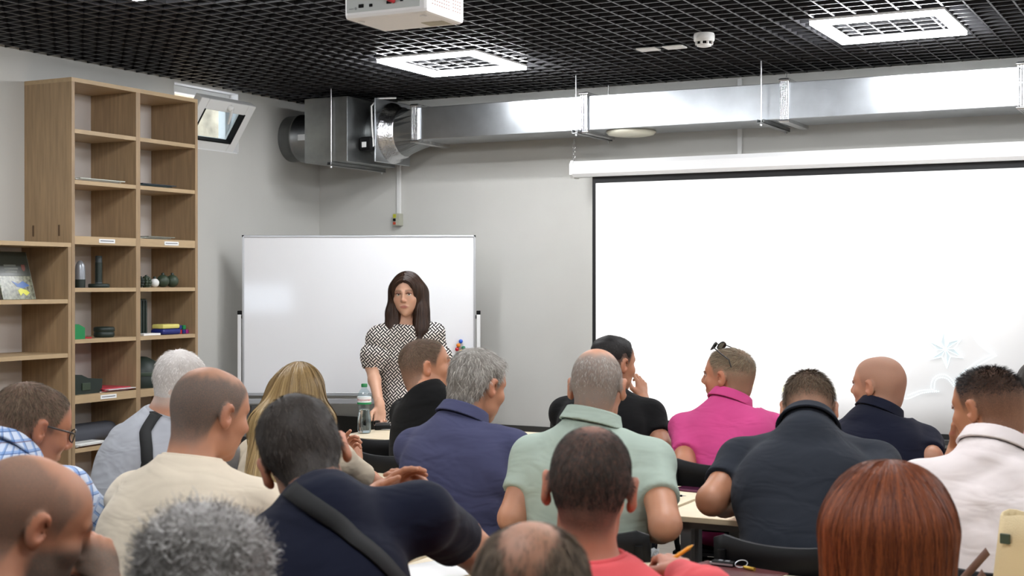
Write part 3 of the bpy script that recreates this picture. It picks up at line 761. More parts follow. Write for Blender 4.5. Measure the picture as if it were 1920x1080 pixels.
class Field:
    """signed distance field: list of blended primitives"""
    def __init__(s): s.p = []; s.post = None
    def cap(s, a, b, ra, rb=None, k=.03, sub=False):
        a = np.asarray(a, float); b = np.asarray(b, float); rb = ra if rb is None else rb
        R = max(ra, rb); lo = np.minimum(a, b) - R; hi = np.maximum(a, b) + R
        ab = b - a; L2 = max(ab @ ab, 1e-12)
        def f(P):
            h = np.clip((P - a) @ ab / L2, 0, 1)
            return np.linalg.norm(P - a - h[:, None] * ab, axis=1) - (ra + (rb - ra) * h)
        s.p.append((f, lo, hi, k, sub)); return s
    def ell(s, c, r, R=None, k=.03, sub=False):
        c = np.asarray(c, float); r = np.asarray(r, float); m = r.max()
        def f(P):
            q = P - c
            if R is not None: q = q @ R
            k0 = np.linalg.norm(q / r, axis=1); k1 = np.linalg.norm(q / (r * r), axis=1)
            return np.where(k1 > 1e-9, k0 * (k0 - 1) / np.maximum(k1, 1e-9), -r.min())
        s.p.append((f, c - m, c + m, k, sub)); return s
    def fn(s, f, lo, hi, k=.01, sub=False):
        s.p.append((f, np.asarray(lo, float), np.asarray(hi, float), k, sub)); return s
    def grow(s, other, off):
        """add all primitives of another field, swollen by off"""
        for (f, lo, hi, k, sub) in other.p:
            s.p.append(((lambda P, f=f: f(P) - off), lo - off, hi + off, k, sub))
        return s
    def __call__(s, P):
        D = np.full(len(P), 1.0)
        for (f, lo, hi, k, sub) in s.p:
            pad = .05 + k
            m = np.all((P > lo - pad) & (P < hi + pad), axis=1)
            if not m.any(): continue
            d = f(P[m]); a = D[m]
            if sub:
                h = np.clip(.5 - .5 * (a + d) / k, 0, 1); D[m] = a + (-d - a) * h + k * h * (1 - h)
            else:
                h = np.clip(.5 + .5 * (d - a) / k, 0, 1); D[m] = d + (a - d) * h - k * h * (1 - h)
        if s.post is not None: D = s.post(P, D)
        return D
    def box(s):
        lo = np.min([p[1] for p in s.p if not p[4]], axis=0); hi = np.max([p[2] for p in s.p if not p[4]], axis=0)
        return lo - .02, hi + .02
    def grad(s, P, e=.002):
        g = np.stack([s(P + np.eye(3)[i] * e) - s(P - np.eye(3)[i] * e) for i in range(3)], 1)
        return g / (np.linalg.norm(g, axis=1, keepdims=True) + 1e-9)
    def project(s, P, off=0.0, n=3):
        P = np.array(P, float)
        for _ in range(n):
            P = P - (s(P) - off)[:, None] * s.grad(P)
        return P

def polygonise(F, lo, hi, h, C=4, skip=None, relax=1):
    lo = np.asarray(lo, float); hi = np.asarray(hi, float)
    nC = np.maximum(1, np.ceil((hi - lo) / (h * C)).astype(int))
    n = nC * C + 1
    H = h * C
    ax = [lo[i] + (np.arange(nC[i]) + .5) * H for i in range(3)]
    G = np.stack(np.meshgrid(*ax, indexing='ij'), -1).reshape(-1, 3)
    dc = F(G).reshape(nC)
    act = np.abs(dc) < H * 1.35
    if skip is not None: act &= ~skip(G).reshape(nC)
    D = np.repeat(np.repeat(np.repeat(np.where(dc < 0, -1.0, 1.0), C, 0), C, 1), C, 2)
    D = np.pad(D, ((0, 1), (0, 1), (0, 1)), mode='edge')
    actf = np.repeat(np.repeat(np.repeat(act, C, 0), C, 1), C, 2)
    ptm = np.zeros(n, bool)
    for dx in (0, 1):
        for dy in (0, 1):
            for dz in (0, 1):
                ptm[dx:dx + n[0] - 1, dy:dy + n[1] - 1, dz:dz + n[2] - 1] |= actf
    I = np.argwhere(ptm)
    D[ptm] = F(lo + I * h)
    # cells
    cells = np.argwhere(actf)
    offs = np.array([(x, y, z) for x in (0, 1) for y in (0, 1) for z in (0, 1)])
    val = np.stack([D[cells[:, 0] + o[0], cells[:, 1] + o[1], cells[:, 2] + o[2]] for o in offs], 1)
    neg = (val < 0).sum(1); mix = (neg > 0) & (neg < 8)
    cells = cells[mix]; val = val[mix]
    if len(cells) == 0: return np.zeros((0, 3)), np.zeros((0, 4), int)
    acc = np.zeros((len(cells), 3)); cnt = np.zeros(len(cells))
    E = [(a, b) for a in range(8) for b in range(a + 1, 8) if np.abs(offs[a] - offs[b]).sum() == 1]
    for a, b in E:
        va, vb = val[:, a], val[:, b]
        c = (va < 0) != (vb < 0)
        t = np.where(c, va / np.where(c, va - vb, 1), 0)
        acc += np.where(c[:, None], offs[a] + t[:, None] * (offs[b] - offs[a]), 0); cnt += c
    V = lo + (cells + acc / cnt[:, None]) * h
    idx = np.full(n - 1, -1, int); idx[tuple(cells.T)] = np.arange(len(cells))
    quads = []
    for axis in range(3):
        b_, c_ = [(1, 2), (2, 0), (0, 1)][axis]
        nb = np.zeros(3, int); nb[b_] = 1; nc_ = np.zeros(3, int); nc_[c_] = 1; na = np.zeros(3, int); na[axis] = 1
        P0 = cells[(cells[:, b_] > 0) & (cells[:, c_] > 0)]
        d0 = D[tuple(P0.T)]; d1 = D[tuple((P0 + na).T)]
        ch = (d0 < 0) != (d1 < 0)
        P0 = P0[ch]; s0 = d0[ch] < 0
        q = np.stack([idx[tuple((P0 - nb - nc_).T)], idx[tuple((P0 - nc_).T)], idx[tuple(P0.T)], idx[tuple((P0 - nb).T)]], 1)
        ok = (q >= 0).all(1)
        q = q[ok]; s0 = s0[ok]
        q[~s0] = q[~s0][:, ::-1]
        quads.append(q)
    Q = np.concatenate(quads)
    for _ in range(relax):
        V = V - np.clip(F(V), -h, h)[:, None] * F.grad(V, h * .5)
    return V, Q

def mesh_obj(name, V, Q, m, parent=None, org=(0, 0, 0), attrs=None, smooth=True):
    me = bpy.data.meshes.new(name)
    V = np.asarray(V, np.float32) - np.asarray(org, np.float32)
    nv, nq = len(V), len(Q)
    k = Q.shape[1] if nq else 4
    me.vertices.add(nv); me.vertices.foreach_set('co', V.ravel())
    me.loops.add(nq * k); me.loops.foreach_set('vertex_index', np.asarray(Q, np.int32).ravel())
    me.polygons.add(nq); me.polygons.foreach_set('loop_start', np.arange(nq, dtype=np.int32) * k)
    me.polygons.foreach_set('use_smooth', np.full(nq, smooth))
    me.update(calc_edges=True)
    me.validate()
    for an, arr in (attrs or {}).items():
        arr = np.asarray(arr, np.float32)
        a = me.attributes.new(an, 'FLOAT_COLOR' if arr.ndim == 2 and arr.shape[1] == 4 else 'FLOAT_VECTOR', 'POINT')
        a.data.foreach_set('color' if arr.shape[1] == 4 else 'vector', arr.ravel())
    if m is not None: me.materials.append(m)
    return link(bpy.data.objects.new(name, me), parent)

def join(parts):
    V = []; Q = []; n = 0
    for v, q in parts:
        V.append(v); Q.append(q + n); n += len(v)
    return np.concatenate(V), np.concatenate(Q)

# ------------------------------------------------------------------ materials of people
def skin_mat(name, skin, hair, stub=.9):
    """skin with cropped hair, lips and brows given by the mesh colour attribute (r hair, g lips, b redness)"""
    if name in MATS: return MATS[name]
    m = bpy.data.materials.new(name); m.use_nodes = True; nt = m.node_tree
    b = nt.nodes['Principled BSDF']; b.inputs['Roughness'].default_value = .47
    b.inputs['Subsurface Weight'].default_value = .12
    b.inputs['Subsurface Radius'].default_value = (.012, .005, .003)
    at_ = nt.nodes.new('ShaderNodeAttribute'); at_.attribute_name = 'mask'
    sp = nt.nodes.new('ShaderNodeSeparateColor'); nt.links.new(at_.outputs['Color'], sp.inputs[0])
    tc = nt.nodes.new('ShaderNodeTexCoord')
    nz = nt.nodes.new('ShaderNodeTexNoise'); nz.inputs['Scale'].default_value = 14; nz.inputs['Detail'].default_value = 3
    nt.links.new(tc.outputs['Object'], nz.inputs['Vector'])
    def mix(fac, a, bb):
        n_ = nt.nodes.new('ShaderNodeMix'); n_.data_type = 'RGBA'
        for s, v in ((n_.inputs['Factor'], fac), (n_.inputs['A'], a), (n_.inputs['B'], bb)):
            if isinstance(v, tuple): s.default_value = v + (1,)
            elif isinstance(v, (int, float)): s.default_value = v
            else: nt.links.new(v, s)
        return n_.outputs['Result']
    def mth(op, a, b_):
        n_ = nt.nodes.new('ShaderNodeMath'); n_.operation = op; n_.use_clamp = True
        for i, v in enumerate((a, b_)):
            if isinstance(v, (int, float)): n_.inputs[i].default_value = v
            else: nt.links.new(v, n_.inputs[i])
        return n_.outputs[0]
    sk = tuple(x * y for x, y in zip(s2l(skin), (.74, .69, .63)))
    red = (min(1, sk[0] * 1.0), sk[1] * .72, sk[2] * .66)
    c = mix(nz.outputs['Fac'], tuple(x * 1.05 for x in sk), (sk[0] * .93, sk[1] * .84, sk[2] * .8))
    c = mix(sp.outputs['Blue'], c, red)
    c = mix(sp.outputs['Green'], c, s2l((168, 88, 82)))
    n2 = nt.nodes.new('ShaderNodeTexNoise'); n2.inputs['Scale'].default_value = 420; n2.inputs['Detail'].default_value = 1
    nt.links.new(tc.outputs['Object'], n2.inputs['Vector'])
    sp2 = mth('MULTIPLY_ADD', n2.outputs['Fac'], .7); sp2.node.inputs[2].default_value = .58
    f = mth('MULTIPLY', sp.outputs['Red'], sp2)
    f = mth('MULTIPLY', f, stub)
    hc = mix(nz.outputs['Fac'], tuple(x * .8 for x in s2l(hair)), tuple(min(1, x * 1.25) for x in s2l(hair)))
    c = mix(f, c, hc)
    nt.links.new(c, b.inputs['Base Color'])
    rr = mth('MULTIPLY_ADD', sp.outputs['Red'], .3); rr.node.inputs[2].default_value = .50
    nt.links.new(rr, b.inputs['Roughness'])
    MATS[name] = m
    return m

def hair_mat(name, dark, light, rough=.62, spec=.28):
    if name in MATS: return MATS[name]
    m = bpy.data.materials.new(name); m.use_nodes = True; nt = m.node_tree
    b = nt.nodes['Principled BSDF']; b.inputs['Roughness'].default_value = rough; b.inputs['Specular IOR Level'].default_value = spec
    at_ = nt.nodes.new('ShaderNodeAttribute'); at_.attribute_name = 'strand'
    rp = nt.nodes.new('ShaderNodeValToRGB')
    rp.color_ramp.elements[0].color = s2l(dark) + (1,); rp.color_ramp.elements[1].color = s2l(light) + (1,)
    nt.links.new(at_.outputs['Fac'], rp.inputs['Fac']); nt.links.new(rp.outputs['Color'], b.inputs['Base Color'])
    MATS[name] = m
    return m

def cloth_mat(name, rgb, rough=.85, weave=900, amt=.06, sheen=.04):
    if name in MATS: return MATS[name]
    m = mat(name, rgb, rough, noise=(6.0, amt, (1, 1, 1)), sheen=sheen)
    nt = m.node_tree; b = nt.nodes['Principled BSDF']
    b.inputs['Specular IOR Level'].default_value = .2
    tc = nt.nodes.new('ShaderNodeTexCoord')
    n1 = nt.nodes.new('ShaderNodeTexNoise'); n1.inputs['Scale'].default_value = 9; n1.inputs['Detail'].default_value = 2; n1.inputs['Distortion'].default_value = .6
    mp = nt.nodes.new('ShaderNodeMapping'); mp.inputs['Scale'].default_value = (.7, .7, 1.8); nt.links.new(tc.outputs['Object'], mp.inputs['Vector']); nt.links.new(mp.outputs[0], n1.inputs['Vector'])
    n2 = nt.nodes.new('ShaderNodeTexNoise'); n2.inputs['Scale'].default_value = weave; nt.links.new(tc.outputs['Object'], n2.inputs['Vector'])
    b1 = nt.nodes.new('ShaderNodeBump'); b1.inputs['Strength'].default_value = .35; b1.inputs['Distance'].default_value = .03; nt.links.new(n1.outputs['Fac'], b1.inputs['Height'])
    b2 = nt.nodes.new('ShaderNodeBump'); b2.inputs['Strength'].default_value = .12; b2.inputs['Distance'].default_value = .002; nt.links.new(n2.outputs['Fac'], b2.inputs['Height'])
    nt.links.new(b1.outputs[0], b2.inputs['Normal']); nt.links.new(b2.outputs[0], b.inputs['Normal'])
    return m

# ------------------------------------------------------------------ head
def sstep(x, a, b):
    t = np.clip((x - a) / (b - a), 0, 1); return t * t * (3 - 2 * t)

def head_prims(F, c, R, s=1.0, fem=False, skull_only=False, grow=0.0, ears=True, jaw=1.0):
    """c = point between the ears, R = rotation (columns right, forward, up)"""
    def T(p): return c + R @ (np.asarray(p, float) * s)
    g = grow
    def E(p, r, k=.02, sub=False, RR=None): F.ell(T(p), np.asarray(r) * s + (0 if sub else g), R if RR is None else R @ RR, k * s, sub)
    def Cp(a, b, ra, rb=None, k=.015, sub=False): F.cap(T(a), T(b), ra * s + g, (ra if rb is None else rb) * s + g, k * s, sub)
    E((0, -.018, .040), (.0765, .098, .083))              # braincase
    E((0, .040, .035), (.066, .056, .070), .03)           # forehead
    E((0, -.055, .005), (.064, .055, .068), .03)          # occiput
    if skull_only: return
    E((0, .040, -.035), (.0640 if fem else .0595, .058, .062 if fem else .068), .03)         # face
    jw = .86 if fem else jaw
    E((0, .030, -.072), (.052 * jw, .052, .040), .025)    # jaw
    E((0, .070, -.099), (.021 * jw, .019, .017), .022)    # chin
    for sx_ in (-1, 1):
        E((sx_ * .040, .064, -.022), (.022, .020, .022) if fem else (.024, .024, .022), .02)
        Cp((sx_ * .012, .090 if fem else .094, .027), (sx_ * .045, .074 if fem else .078, .028), .0065 if fem else .0105, .0055 if fem else .007, .016)
        E((sx_ * .031, .1035 if fem else .1015, .010), (.0165, .013, .0115), .010, True)
        E((sx_ * .009, .1015, -.029), (.0070, .0085, .0065), .008) if fem else E((sx_ * .011, .104, -.031), (.0095, .010, .008), .008)
    Cp((0, .0965 if fem else .0985, .020), (0, .1115 if fem else .1165, -.020), .0068 if fem else .0085, .0085 if fem else .0115, .012)
    E((0, .1125 if fem else .1175, -.025), (.0088, .0090, .0085) if fem else (.0105, .0105, .0095), .008)
    Cp((-.021, .0895, -.060), (.021, .0895, -.060), .0045, None, .009)
    Cp((-.011, .0935 if fem else .0955, -.0575), (.011, .0935 if fem else .0955, -.0575), .0042, None, .006)
    Cp((-.013, .0925 if fem else .0945, -.0665), (.013, .0925 if fem else .0945, -.0665), .0048, None, .006)
    Cp((-.022, .1010, -.0620), (.022, .1010, -.0620), .0022, None, .004, True)
    if ears:
        for sx_ in (-1, 1):
            RE = rotz(sx_ * -.42) @ rotx(-.16)
            E((sx_ * .085, -.012, .002), (.0090, .0200, .0325), .010, False, RE)
            E((sx_ * .080, -.008, -.024), (.008, .011, .012), .008)
            E((sx_ * .0955, -.0050, .003), (.0105, .0105, .0195), .005, True, RE)
    return

YL = np.array([-.13, -.10, -.075, -.045, -.030, -.018, .004, .014, .030, .040, .060, .080, .11])
ZL = np.array([-.088, -.090, -.086, -.062, -.020, .022, .024, .006, .002, .036, .062, .088, .102])
def hairline(q, dz=0.0):
    """height above the natural hairline (head coordinates)"""
    return q[:, 2] - (np.interp(q[:, 1], YL, ZL) + dz)

def head_mask(V, c, R, s, style):
    q = (V - c) @ R / s
    n = len(q)
    M = np.zeros((n, 4)); M[:, 3] = 1
    hl = hairline(q, style.get('dz', 0.0))
    m = sstep(hl, -.018, .022)
    r = np.linalg.norm(q * np.array((1, .8, 1)), axis=1)
    m *= (q[:, 2] > -.12) & (np.abs(q[:, 0]) < .083)
    jig = .006 * np.sin(q[:, 0] * 160 + 3 * np.sin(q[:, 1] * 90))
    if 'bald' in style:      # (centre y, half width x, half length y, lowest z)
        cy, hx, hy, z0 = style['bald']
        d = np.sqrt((q[:, 0] / hx) ** 2 + ((q[:, 1] - cy) / hy) ** 2) + jig * 6
        m *= 1 - (1 - sstep(d, .75, 1.12)) * (q[:, 2] > z0) * style.get('bald_amt', 1.0)
    if 'fade' in style:      # short sides, fuller top
        z0, z1, a = style['fade']
        m *= a + (1 - a) * sstep(q[:, 2] + jig, z0, z1)
    M[:, 0] = m * style.get('amt', 1.0)
    if 'beard' in style:
        bd = sstep(-.025 - q[:, 2] + .35 * np.clip(q[:, 1] - .02, -.05, .1), -.012, .02) * sstep(q[:, 1], -.012, .012) * sstep(q[:, 2], -.15, -.11)
        bd *= 1 - sstep(.02 - np.hypot(q[:, 0], q[:, 2] + .061), -.004, .004)
        M[:, 0] = np.maximum(M[:, 0], bd * style['beard'])
    # brows, lips, redness of ears and nose
    ax = np.abs(q[:, 0])
    brow = sstep(.0055 - np.abs(q[:, 2] - (.0315 - .18 * np.abs(ax - .03))), -.002, .002) * (ax > .011) * (ax < .050) * (q[:, 1] > .06)
    M[:, 0] = np.maximum(M[:, 0], brow * style.get('brow', .75))
    lips = sstep(.0095 - np.hypot((q[:, 0]) * .40, q[:, 2] + .0625), -.001, .003) * (q[:, 1] > .082)
    M[:, 1] = lips * style.get('lip', .45)
    M[:, 2] = .45 * sstep(ax, .080, .088) * (np.abs(q[:, 2]) < .05) + .45 * np.exp(-((q[:, 0] / .016) ** 2 + ((q[:, 2] + .027) / .014) ** 2)) * (q[:, 1] > .09) + .25 * np.exp(-((ax - .042) / .02) ** 2 - ((q[:, 2] + .025) / .02) ** 2) * (q[:, 1] > .04)
    return M

# ------------------------------------------------------------------ hand
def hand(F, w, d, n, side, curl=(.35, .4, .45, .5), spread=.06, thumb=.5, s=1.0, joints=None):
    """w wrist, d towards the fingers, n out of the palm, side +1/-1 = thumb direction along n x d"""
    w = np.asarray(w, float); d = unit(d); n = unit(np.asarray(n, float) - d * (np.asarray(n, float) @ d)); l = np.cross(n, d) * side
    R = np.stack((l, n, d), 1)
    F.ell(w + d * .048 * s, np.array((.040, .0145, .050)) * s, R, .012)
    F.cap(w - d * .02, w + d * .03 * s, .026 * s, .024 * s, .02)
    base = [(.030, .086, .072), (.0105, .092, .080), (-.0095, .089, .074), (-.028, .080, .058)]
    for i, (a, h, L) in enumerate(base):
        p = w + (l * a + d * h) * s
        ang = 0.0; c = curl[i]
        r = (.0090, .0092, .0088, .0078)[i] * s
        dd = unit(d + l * spread * (1.2 - i * .8))
        F.cap(w + (l * a * .8 + d * .05) * s, p, .011 * s, r * 1.05, .008)
        for j, fr in enumerate((.46, .30, .24)):
            ang += c * (1.0, 1.15, .8)[j]
            e = dd * math.cos(ang) + n * math.sin(ang)
            q = p + e * L * fr * s
            F.cap(p, q, r, r * .9, .0035); p = q; r *= .9
    p = w + (l * .026 + d * .022) * s
    e = unit(l * .75 + d * .7 + n * thumb)
    q = p + e * .042 * s; F.cap(p, q, .0145 * s, .0115 * s, .010)
    e = unit(l * .25 + d * .95 + n * thumb * .9)
    p = q; q = p + e * .032 * s; F.cap(p, q, .0108 * s, .0096 * s, .004)
    e = unit(l * .02 + d + n * thumb * .7)
    F.cap(q, q + e * .024 * s, .0094 * s, .0078 * s, .004)

# ------------------------------------------------------------------ hair
def ribbons(P, Nn, width, rnd):
    """P: (strands, steps, 3) paths; returns ribbon quads and a per-vertex tone"""
    S, K, _ = P.shape
    T = np.gradient(P, axis=1); T /= np.linalg.norm(T, axis=2, keepdims=True) + 1e-9
    side = np.cross(T, Nn); side /= np.linalg.norm(side, axis=2, keepdims=True) + 1e-9
    tilt = (rnd.rand(S, 1, 1) - .5) * 1.2
    side = side * np.cos(tilt) + Nn * np.sin(tilt)
    taper = np.linspace(1, .35, K)[None, :, None] * width[:, None, None] if np.ndim(width) else np.linspace(1, .35, K)[None, :, None] * width
    A = P + side * taper / 2; B = P - side * taper / 2
    V = np.stack((A, B), 2).reshape(-1, 3)
    i = np.arange(S)[:, None] * K * 2 + np.arange(K - 1)[None, :] * 2
    Q = np.stack((i, i + 1, i + 3, i + 2), -1).reshape(-1, 4)
    return V, Q

def short_hair(necks, c, R, s, style, rnd, parent, org, m, FB, SV, SQ, SM):
    """cap of cropped hair with strands standing on it"""
    th = style.get('th', .008)
    H = Field()
    head_prims(H, c, R, s, skull_only=True, grow=0.0)
    for a_, b_, ra_, rb_ in necks: H.cap(a_, b_, ra_, rb_, .03)
    f0 = H
    tp = style.get('taper', .045)
    G = Field()
    topz = style.get('top', .0)
    ph = rnd.rand(6) * 6
    def f(P):
        q = (P - c) @ R / s
        d = f0(P)
        t = th + topz * sstep(q[:, 2], .04, .10) + style.get('front', 0) * sstep(q[:, 1], .03, .09) * sstep(q[:, 2], .05, .09)
        fr = style.get('clump', 70)
        nz = np.sin(q[:, 0] * fr + ph[0] + 2 * np.sin(q[:, 1] * fr * .4 + ph[3])) * np.sin(q[:, 1] * fr * 1.1 + ph[1]) * np.sin(q[:, 2] * fr * .9 + ph[2])
        t = t + style.get('rough', .0025) * nz
        reg = -hairline(q, style.get('dz', 0)) * .8
        if 'bald' in style:
            cy, hx, hy, z0 = style['bald']
            dd = np.sqrt((q[:, 0] / hx) ** 2 + ((q[:, 1] - cy) / hy) ** 2)
            reg = np.maximum(reg, np.where(q[:, 2] > z0, (1 - dd) * min(hx, hy), -.05))
        if 'fade' in style:
            z0, z1, a = style['fade']; t = t * (a + (1 - a) * sstep(q[:, 2], z0, z1))
        t = t * sstep(-reg / .8, .006, tp) - .0028
        d = d - t * s
        k = .012
        h = np.clip(.5 - .5 * (reg - d) / k, 0, 1)
        return reg + (d - reg) * h + k * h * (1 - h)
    lo, hi = c - .15 * s, c + .15 * s
    G.fn(f, lo, hi)
    N_ = style.get('n', 2600)
    P0 = np.zeros((0, 3)); nn = np.zeros((0, 3)); V = np.zeros((0, 3)); Q = np.zeros((0, 4), int)
    if not style.get('noshell'):
        V, Q = polygonise(G, lo, hi, .006 * s, 4, relax=1)
        tri = Q[rnd.randint(0, len(Q), N_)]
        w = rnd.dirichlet((1, 1, 1, 1), N_)
        P0 = (V[tri] * w[:, :, None]).sum(1)
        nn = G.grad(P0, .004)
    # strands rooted in the skin, dense where the scalp is shaded with hair
    fm_ = SM[SQ].mean(1); qf = (SV[SQ].mean(1) - c) @ R / s
    fm_ = np.where((hairline(qf, style.get('dz', 0)) > -.022) & (np.abs(qf[:, 0]) < .080), fm_, 0)
    n2 = int(N_ * (1.5 if style.get('noshell') else .45))
    fi = rnd.choice(len(SQ), n2, p=fm_ / fm_.sum())
    w = rnd.dirichlet((1, 1, 1, 1), n2)
    Ps = (SV[SQ[fi]] * w[:, :, None]).sum(1)
    P0 = np.concatenate((P0, Ps)); nn = np.concatenate((nn, FB.grad(Ps, .004)))
    skin_l = np.concatenate((np.ones(len(P0) - n2), .35 + .65 * np.clip(fm_[fi], 0, 1)))
    N_ = len(P0)
    q = (P0 - c) @ R / s
    crown = np.array(style.get('crown', (0, -.055, .115)))
    away = q - crown; away /= np.linalg.norm(away, axis=1, keepdims=True) + 1e-6
    away = away @ R.T
    comb = np.array(style.get('comb', (0, 0, 0)), float) @ R.T
    dirv = away + comb + (rnd.rand(N_, 3) - .5) * style.get('mess', .7)
    dirv -= nn * (dirv * nn).sum(1, keepdims=True)
    dirv /= np.linalg.norm(dirv, axis=1, keepdims=True) + 1e-6
    dirv = dirv * (1 - style.get('stand', .45)) + nn * style.get('stand', .45)
    L = style.get('len', .016) * s * (.6 + .8 * rnd.rand(N_))
    if 'fade' in style:
        z0, z1, a = style['fade']; L = L * (a + (1 - a) * sstep(q[:, 2], z0, z1))
    L = L * skin_l * (.25 + .75 * sstep(hairline(q, style.get('dz', 0)), 0, tp))
    K = style.get('steps', 3)
    path = [P0 - nn * .002]
    dv = dirv.copy()
    curl = style.get('curl', 0)
    axis_ = rnd.randn(N_, 3)
    for k in range(K):
        if curl: dv = dv + np.cross(dv, axis_) * curl - nn * .25 * curl
        else: dv = dv - nn * .18
        dv /= np.linalg.norm(dv, axis=1, keepdims=True) + 1e-6
        path.append(path[-1] + dv * (L / K)[:, None])
    P = np.stack(path, 1)
    RV, RQ = ribbons(P, np.repeat(nn[:, None], K + 1, 1), style.get('w', .0016) * s * (.7 + .6 * rnd.rand(N_)), rnd)
    tone = np.repeat(rnd.rand(N_), (K + 1) * 2)
    base_t = np.full(len(V), .22) + .12 * rnd.rand(len(V))
    Va, Qa = join([(V, Q), (RV, RQ)])
    t = np.concatenate((base_t, tone)); t4 = np.stack((t, t, t, np.ones_like(t)), 1)
    return mesh_obj('hair', Va, Qa, m, parent, org, {'strand': t4})

def long_hair(G, roots, rnd, parent, org, m, steps, step, width, part_n, flow=None, name='hair', voxel=.008, wob=.0, root_tone=.8):
    """mass of hair G covered with strands that run down its surface; roots: (n,3) start points"""
    lo, hi = G.box()
    V, Q = polygonise(G, lo, hi, voxel, 4)
    n = len(roots)
    P = G.project(roots, .0015 * 1, 3)
    path = [P]; nn = [G.grad(P, .004)]
    ph = rnd.rand(n, 3) * 6.28
    prev = None
    for k in range(steps):
        g = nn[-1]
        d = np.tile(np.array((0, 0, -1.0)), (n, 1)) if flow is None else flow(path[-1], k)
        d = d + wob * np.sin(k * .55 + ph)
        d -= g * (d * g).sum(1, keepdims=True)
        d /= np.linalg.norm(d, axis=1, keepdims=True) + .08
        if prev is not None: d = .55 * d + .45 * prev
        prev = d
        p = path[-1] + d * step
        p = G.project(p, .0012, 1)
        path.append(p); nn.append(G.grad(p, .004))
    P = np.stack(path, 1); N2 = np.stack(nn, 1)
    P = P + N2 * (rnd.rand(n, 1, 1) * .004)
    RV, RQ = ribbons(P, N2, width * (.6 + .8 * rnd.rand(n)), rnd)
    clump = .5 + .5 * np.sin(np.arctan2(roots[:, 1] - roots[:, 1].mean(), roots[:, 0] - roots[:, 0].mean()) * part_n)
    tone = np.clip(.55 * rnd.rand(n) + .45 * clump, 0, 1)
    grad_ = np.linspace(root_tone, 1.0, steps + 1)[None, :]
    tone = np.repeat((tone[:, None] * grad_).ravel(), 2)
    Va, Qa = join([(V, Q), (RV, RQ)])
    t = np.concatenate((np.full(len(V), .3), tone)); t4 = np.stack((t, t, t, np.ones_like(t)), 1)
    return mesh_obj(name, Va, Qa, m, parent, org, {'strand': t4})
# ------------------------------------------------------------------ a person: continuous body, clothing and hair as its children
M_EYE = mat('eye_white', (226, 220, 212), .2)
M_IRIS = mat('eye_iris', (44, 34, 26), .15)
M_TROUS = cloth_mat('trousers_dark', (34, 36, 44), .9)
M_JEANS = cloth_mat('trousers_denim', (48, 58, 82), .9)
M_SHOE = mat('shoe_leather', (24, 22, 21), .45)
M_FRAME = mat('glasses_frame', (40, 36, 34), .35)
M_LENS = glass_mat('glasses_lens')

